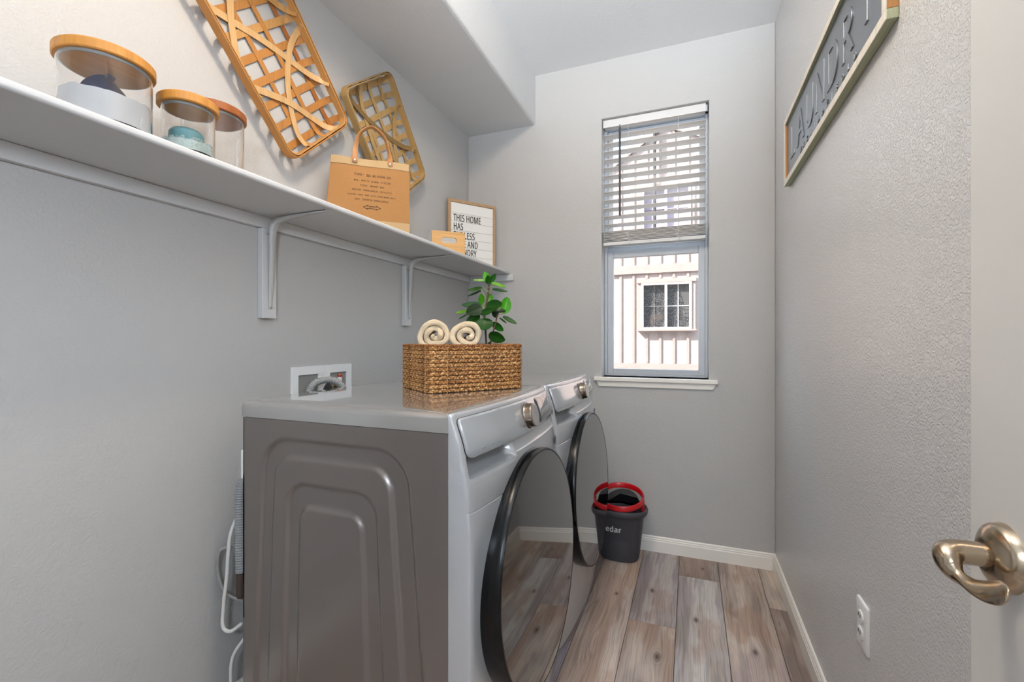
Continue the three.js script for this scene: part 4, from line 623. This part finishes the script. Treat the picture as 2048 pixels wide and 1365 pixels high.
// ---------------------------------------------------------------- outlets, valve boxes, hoses, cords
{
  const o = thing('wall_outlet', 'white duplex power outlet low on the right wall near the door', 'outlet', [XR, 0.452, -1.349]);
  mesh('cover_plate', pad(rrect(0.073, 0.116, 0.004, 3), 0.006, 0.003, (a, b, c) => [-c, b, a], 3, 4), whitePlastic, o);
  for (const y of [0.02, -0.02]) { const r = mesh('receptacle', pad(rrect(0.033, 0.029, 0.012, 5), 0.0085, 0.0015, (a, b, c) => [-c - 0.001, y + b, a], 3, 3), whitePlastic, o); mesh('slots', [rbox(-0.0105, -0.0094, y - 0.001, y + 0.007, 0.004, 0.006, 0.0003), rbox(-0.0105, -0.0094, y - 0.001, y + 0.007, -0.008, -0.006, 0.0003)], darkPlastic, r); }
  const q = thing('wall_outlet', 'white outlet plate on the left wall behind the nearer machine', 'outlet', [XL, 0.745, -1.058]);
  mesh('cover_plate', pad(rrect(0.07, 0.116, 0.004, 3), 0.006, 0.003, (a, b, c) => [c, b, -a], 3, 4), whitePlastic, q);
  const boxf = (name, label, zc, w, ow, oz, oh) => {
    const b = thing(name, label, 'valve box', [XL, 0.98, zc]);
    const s = new THREE.Shape(rrect(w, 0.147, 0.003, 2).map(([a, c]) => new THREE.Vector2(a, c))); s.holes.push(new THREE.Path(rrect(ow, oh, 0.002, 2).map(([a, c]) => new THREE.Vector2(a + oz, c - 0.0075)).reverse()));
    mesh('faceplate', new THREE.ExtrudeGeometry(s, { depth: 0.006, bevelEnabled: true, bevelSize: 0.001, bevelThickness: 0.0015, bevelOffset: -0.001, bevelSegments: 2 }).rotateY(Math.PI / 2), whitePlastic, b);
    return b;
  };
  const zA = -1.290, zB = -1.4425;
  const a = boxf('drain_box', 'white recessed drain box plate with a grey hose, nearer of two', zA, 0.153, 0.096, 0.0, 0.1), b = boxf('supply_valve_box', 'white recessed valve box plate with brass valve, farther of two', zB, 0.149, 0.093, 0.0, 0.1);
  for (const [p, z] of [[a, zA], [b, zB]]) mesh('recess', box(0.0002, 0.0012, -0.056, 0.043, -0.049, 0.049), std(0x8f8f8c, 0.6), p);
  const v = thing('shutoff_valve', 'brass shutoff valve with red and white tag in the valve box', 'valve', [XL + 0.03, 0.958, -1.423]);
  mesh('valve_body', lathe([[0.0001, 0], [0.014, 0], [0.014, 0.014], [0.010, 0.018], [0.010, 0.024], [0.0001, 0.024]], 20), brass, v);
  mesh('hammer_arrestor', lathe([[0.0001, 0.024], [0.0085, 0.024], [0.0085, 0.058], [0.005, 0.062], [0.0001, 0.062]], 20), std(0xb87b50, 0.3, { metalness: 1 }), v);
  mesh('tag', [lathe([[0.0087, 0.03], [0.0088, 0.047], [0.0087, 0.047]], 20)], std(0xd7dade, 0.5), v); mesh('tag_stripe', lathe([[0.0087, 0.047], [0.009, 0.048], [0.009, 0.054], [0.0087, 0.055]], 20), std(0xa51c1c, 0.5), v);
  mesh('pipe', rod(V(-0.025, 0.006, 0), V(0, 0.006, 0), 0.007), brass, v);
  const corr = (pts, r, pitch, amp) => { const k = new THREE.CatmullRomCurve3(pts, false, 'centripetal'), len = k.getLength(), N = Math.round(len / pitch * 4), fr = k.computeFrenetFrames(N, false), rings = []; for (let i = 0; i <= N; i++) { const p = k.getPointAt(i / N), rr = r + amp * Math.sin(i * Math.PI / 2); rings.push(Array.from({ length: 14 }, (_, j) => { const t = j / 14 * Math.PI * 2, q2 = p.clone().addScaledVector(fr.normals[i], rr * Math.cos(t)).addScaledVector(fr.binormals[i], rr * Math.sin(t)); return [q2.x, q2.y, q2.z]; })); } return loft(rings, true, true, 0); };
  const h1 = thing('drain_hose', 'grey corrugated drain hose arching out of the drain box', 'hose', [XL, 0, -1.3]);
  mesh('hose_tube', corr([V(0.02, 0.945, 0.03), V(0.03, 0.985, 0.015), V(0.05, 1.002, -0.02), V(0.075, 0.992, -0.06), V(0.09, 0.95, -0.085), V(0.095, 0.85, -0.09), V(0.095, 0.6, -0.09)], 0.0125, 0.006, 0.0012), hoseGrey, h1);
  mesh('hose_guide', loft(Array.from({ length: 10 }, (_, i) => { const t = i / 9; return rrect(0.012 + 0.03 * Math.sin(t * 3.14) , 0.03 - 0.014 * t, 0.005, 3).map(([p, q2]) => [0.075 + q2 * 0.3, 0.945 + t * 0.048, -0.012 + p]); }), true, true, 0.8), darkPlastic, h1);
  const h2 = thing('inlet_hose', 'grey corrugated hose hanging behind the nearer machine', 'hose', [-1.222, 0, -0.945]);
  mesh('hose_tube', corr([V(0.035, 0.73, -0.015), V(0.008, 0.735, -0.002), V(0, 0.70, 0), V(0, 0.60, 0), V(0.002, 0.474, 0)], 0.013, 0.0075, 0.0016), hoseGrey, h2);
  mesh('hose_end', lathe([[0.0001, 0], [0.010, 0], [0.012, 0.01], [0.012, 0.07], [0.0001, 0.07]], 16).translate(0.003, 0.40, 0), std(0x4a3a34, 0.6), h2);
  const c1 = thing('power_cord', 'white power cord looping down behind the nearer machine', 'cord', [-1.22, 0, -0.945]);
  mesh('cord', tube([V(-0.035, 0.75, -0.1), V(-0.034, 0.66, -0.04), V(-0.028, 0.59, 0.008), V(-0.024, 0.53, 0.020), V(-0.024, 0.47, 0.024), V(-0.03, 0.38, 0.03), V(-0.024, 0.325, 0.034), V(-0.002, 0.318, 0.03), V(0.02, 0.335, 0.01)], 0.0052, 80, 8), cordWhite, c1);
  const c2 = thing('power_cord', 'grey power cord in a small loop beside the corrugated hose', 'cord', [-1.235, 0, -0.95]);
  mesh('cord', tube([V(0.0, 0.43, -0.06), V(-0.014, 0.49, -0.022), V(-0.024, 0.54, 0.008), V(-0.045, 0.535, 0.02), V(-0.06, 0.475, 0.02), V(-0.045, 0.41, 0.01), V(-0.01, 0.38, -0.01), V(0.03, 0.36, -0.06)], 0.0045, 80, 8), std(0x9d9a97, 0.5), c2);
  const c3 = thing('power_cord', 'white cord running to the floor behind the nearer machine', 'cord', [-1.22, 0, -0.945]);
  mesh('cord', tube([V(0.02, 0.30, -0.02), V(-0.008, 0.24, 0.015), V(-0.014, 0.16, 0.02), V(-0.01, 0.07, 0.02), V(0.0, 0.012, 0.01), V(0.05, 0.006, -0.06)], 0.005, 60, 8), cordWhite, c3);
}
// ---------------------------------------------------------------- window blind
{
  const o = thing('window_blind', 'white slatted blind half raised in the window', 'blind', [-0.19, 1.69, -2.645]);
  const L = (g) => g.translate(0.19, -1.69, 2.645), x0 = WX0 + 0.004, x1 = WX1 - 0.014;
  mesh('head_rail', L(rbox(x0 + 0.004, x1 - 0.002, 2.372, 2.409, -2.672, -2.626, 0.002)), slatSolid, o);
  mesh('valance', L(rbox(x0, x1, 2.366, 2.4095, -2.624, -2.617, 0.002)), slatSolid, o);
  const cur = (y, z0, z1, th) => grid(2, 8, (u, v) => [lerp(x0 + 0.002, x1, u), y + 0.003 * Math.sin(Math.PI * v) , lerp(z1, z0, v)]);
  const slatG = (() => { const rings = [0, 1].map((e) => { const p = []; for (let i = 0; i <= 8; i++) p.push([0.0035 * Math.sin(Math.PI * i / 8), -0.025 + 0.05 * i / 8]); for (let i = 8; i >= 0; i--) p.push([0.0035 * Math.sin(Math.PI * i / 8) + 0.0022, -0.025 + 0.05 * i / 8]); return p.map(([y, z]) => [e ? x0 + 0.002 : x1, y, z]); }); return loft(rings, true, true, 0.6); })();
  for (let i = 0; i < 12; i++) { const m = mesh('slat', slatG, slatMat, o); m.position.set(0.19, 2.318 - i * 0.0463 - 1.69, 0); m.rotation.x = -0.16; }
  for (let i = 0; i < 9; i++) { const m = mesh('slat', slatG, slatSolid, o); m.position.set(0.19, 1.716 + i * 0.0068 - 1.69, (i % 2) * 0.0015); }
  mesh('bottom_rail', L(rbox(x0, x1, 1.691, 1.7115, -2.671, -2.619, 0.004)), slatSolid, o);
  for (const x of [-0.325, -0.062]) { mesh('ladder_cord', [-2.6185, -2.671].map((z) => L(rod(V(x, 1.70, z), V(x, 2.375, z), 0.0008, 6))), std(0xd8d8d8, 0.7), o);
    seed = x < -0.2 ? 5 : 9; const pts = []; for (let i = 0; i < 22; i++) pts.push(V(x + Math.sin(i * 2.4) * rnd(0.006, 0.02), 1.765 - i * 0.0036 + rnd(-0.004, 0.004), -2.6165 + rnd(0, 0.006))); mesh('slack_cord', L(tube(pts, 0.0007, 160, 5)), std(0xf2f2f0, 0.7), o); }
  mesh('tilt_wand', [L(rod(V(-0.371, 1.853, -2.611), V(-0.371, 2.352, -2.611), 0.006, 12)), L(tube([V(-0.371, 2.35, -2.611), V(-0.371, 2.362, -2.609), V(-0.371, 2.372, -2.614)], 0.002, 12, 6))], std(0x4a4c50, 0.35), o);
  for (const x of [x0 + 0.002]) mesh('valance_clip', L(rbox(x1 - 0.001, x1 + 0.008, 2.368, 2.4, -2.63, -2.62, 0.001)), vinyl, o);
}
// ---------------------------------------------------------------- outside: ground and the house next door
{
  const e = new THREE.Shape([[-7, -0.62], [6, -0.62], [6, 5.6], [-7, 5.6]].map(([x, y]) => new THREE.Vector2(x, y)));
  e.holes.push(new THREE.Path([[WX0, WY0], [WX0, WY1], [WX1, WY1], [WX1, WY0]].map(([x, y]) => new THREE.Vector2(x, y))));
  st('wall_outside_unseen', uvm(new THREE.ExtrudeGeometry(e, { depth: 0.05, bevelEnabled: false }).translate(0, 0, ZF - T - 0.052)), std(0xb9aca2, 0.85, { map: stuccoTex }));  // unseen outer face of this house, blocking sky from the windows opposite
}
st('ground_outside', box(-30, 30, -0.9, -0.6, -60, ZF - T - 0.06), std(0x6d6a64, 0.9));
{
  const Z = -9, o = thing('neighbour_house', 'pale pink board and batten house seen through the window', 'house', [-0.5, -0.6, Z]);
  const L = (g) => g.translate(0.5, 0.6, -Z);
  const siding = std(0xb5a8a4, 0.8, { map: stuccoTex }), trim = std(0xa2918d, 0.75, { map: stuccoTex }), white = std(0xd0c8c4, 0.6);
  // walls with openings
  const s = new THREE.Shape([[-7, -0.6], [6, -0.6], [6, 2.35], [-0.45, 5.27], [-7, 0.9]].map(([x, y]) => new THREE.Vector2(x, y)));
  for (const [a, b, c, d] of [[-0.855, 0, 1.385, 2.225], [-0.845, -0.015, 3.25, 4.02]]) s.holes.push(new THREE.Path([[a, c], [a, d], [b, d], [b, c]].map(([x, y]) => new THREE.Vector2(x, y))));
  const wall = mesh('siding_wall', L(uvm(new THREE.ExtrudeGeometry(s, { depth: 0.2, bevelEnabled: false }).translate(0, 0, Z - 0.2))), siding, o);
  const bw = 0.045, step = 0.2435;
  for (let k = -9; k <= 9; k++) { const x = -1.285 + k * step; if (x > 3 || x < -4) continue;
    const inWin = x + bw > -0.93 && x < 0.09, roof = x < -0.45 ? 5.27 + (x + 0.45) * 0.667 : 5.27 - (x + 0.45) * 0.4527;
    const seg = inWin ? [[0.726, 1.30], [2.33, 2.432], [2.598, 3.16], [4.11, roof - 0.12]] : [[0.726, 2.432], [2.598, roof - 0.12]];
    for (const [a, b] of seg) if (b - a > 0.04) mesh('batten', L(box(x, x + bw, a, b, Z, Z + 0.022)), trim, wall); }
  mesh('band_board', L(box(-7, 6, 2.432, 2.592, Z, Z + 0.045)), trim, o);
  mesh('band_board', L(box(-7, 6, 0.45, 0.722, Z, Z + 0.035)), trim, o);
  const rake = (x0, y0, x1, y1) => { const sh = new THREE.Shape([[x0, y0], [x1, y1], [x1, y1 - 0.16], [x0, y0 - 0.16]].map(([x, y]) => new THREE.Vector2(x, y))); return L(uvm(new THREE.ExtrudeGeometry(sh, { depth: 0.25, bevelEnabled: false }).translate(0, 0, Z - 0.2))); };
  mesh('rake_board', rake(-7, 0.94, -0.45, 5.31), std(0x8a8480, 0.7), o); mesh('rake_board', rake(-0.45, 5.31, 6, 2.39), std(0x8a8480, 0.7), o);
  const glassDark = phy(0xffffff, 0.5, { map: speckTex, specularIntensity: 0.3 }), glassPale = phy(0x9a90a0, 0.6, { specularIntensity: 0.15 });
  const win = (x0, x1, y0, y1, gm, rows) => {
    const f = mesh('house_window', L(merge([box(x0 - 0.02, x0 + 0.022, y0 + 0.022, y1 - 0.02, Z - 0.05, Z + 0.05), box(x1 - 0.022, x1 + 0.02, y0 + 0.022, y1 - 0.02, Z - 0.05, Z + 0.05), box(x0 - 0.02, x1 + 0.02, y1 - 0.02, y1 + 0.02, Z - 0.05, Z + 0.05), box(x0 - 0.02, x1 + 0.02, y0 - 0.02, y0 + 0.022, Z - 0.05, Z + 0.05), box((x0 + x1) / 2 - 0.022, (x0 + x1) / 2 + 0.022, y0 + 0.022, y1 - 0.02, Z - 0.04, Z + 0.04)])), white, o);
    const m = (x0 + x1) / 2;
    for (const [a, b] of [[x0 + 0.02, m - 0.02], [m + 0.02, x1 - 0.02]]) { mesh('pane', L(box(a, b, y0 + 0.02, y1 - 0.02, Z - 0.045, Z - 0.035)), gm, f); const mw = a < m - 0.1 ? 0.005 : 0.008; mesh('muntin', L(merge([box((a + b) / 2 - mw, (a + b) / 2 + mw, y0 + 0.02, y1 - 0.02, Z - 0.036, Z - 0.024), box(a, b, (y0 + y1) / 2 - mw, (y0 + y1) / 2 + mw, Z - 0.036, Z - 0.024)])), a < m - 0.1 ? std(0x6a6866, 0.6) : white, f); }
    return f;
  };
  const w1 = win(-0.855, 0, 1.385, 2.225, glassDark);
  // what shows behind the dark glass: a hanging slatted board, a tied curtain and a lamp foot
  mesh('slatted_panel', L(merge([0, 1, 2].map((i) => box(-0.735, -0.49, 1.555 + i * 0.034, 1.582 + i * 0.034, Z - 0.034, Z - 0.026)).concat([box(-0.735, -0.66, 1.47, 1.55, Z - 0.034, Z - 0.026), box(-0.60, -0.55, 1.52, 1.55, Z - 0.034, Z - 0.026)]))), std(0x433c38, 0.8), w1);
  mesh('curtain', L(grid(10, 12, (u, v) => [lerp(lerp(-0.20, -0.03, v * 0), -0.02, u) * 1 + (1 - v) * 0.10 * (1 - u) , lerp(1.80, 2.16, v), Z - 0.03 + 0.003 * Math.sin(u * 25)])), std(0x3a3b3a, 0.8), w1);
  mesh('blind_slats', L(merge(Array.from({ length: 7 }, (_, i) => box(-0.13, -0.025, 1.61 + i * 0.026, 1.621 + i * 0.026, Z - 0.034, Z - 0.028)))), std(0x5e5d5b, 0.7), w1);
  const w2 = win(-0.845, -0.015, 3.25, 4.02, glassPale);
  const casing = (x0, x1, y0, y1) => L(merge([box(x0 - 0.09, x1 + 0.1, y1 + 0.02, y1 + 0.095, Z, Z + 0.055), box(x0 - 0.08, x0 - 0.02, y0, y1 + 0.03, Z, Z + 0.03), box(x1 + 0.02, x1 + 0.085, y0, y1 + 0.03, Z, Z + 0.03)]));
  mesh('window_casing', casing(-0.855, 0, 1.36, 2.225), trim, o); mesh('window_casing', casing(-0.845, -0.015, 3.22, 4.02), trim, o);
  mesh('window_ledge', L(box(-0.94, 0.105, 1.338, 1.368, Z, Z + 0.10)), trim, o); mesh('window_ledge', L(box(-0.93, 0.09, 3.2, 3.23, Z, Z + 0.085)), trim, o);
  mesh('vent_pipe', L(rod(V(-0.625, 3.27, Z + 0.1), V(-0.625, 5.12, Z + 0.1), 0.028, 14)), std(0x2a2c2e, 0.8), o);
}

scene.traverse((o) => { if (o.isMesh && o.name !== 'globe' && o.name !== 'sky') { o.castShadow = true; o.receiveShadow = true; } });
renderer.render(scene, camera);
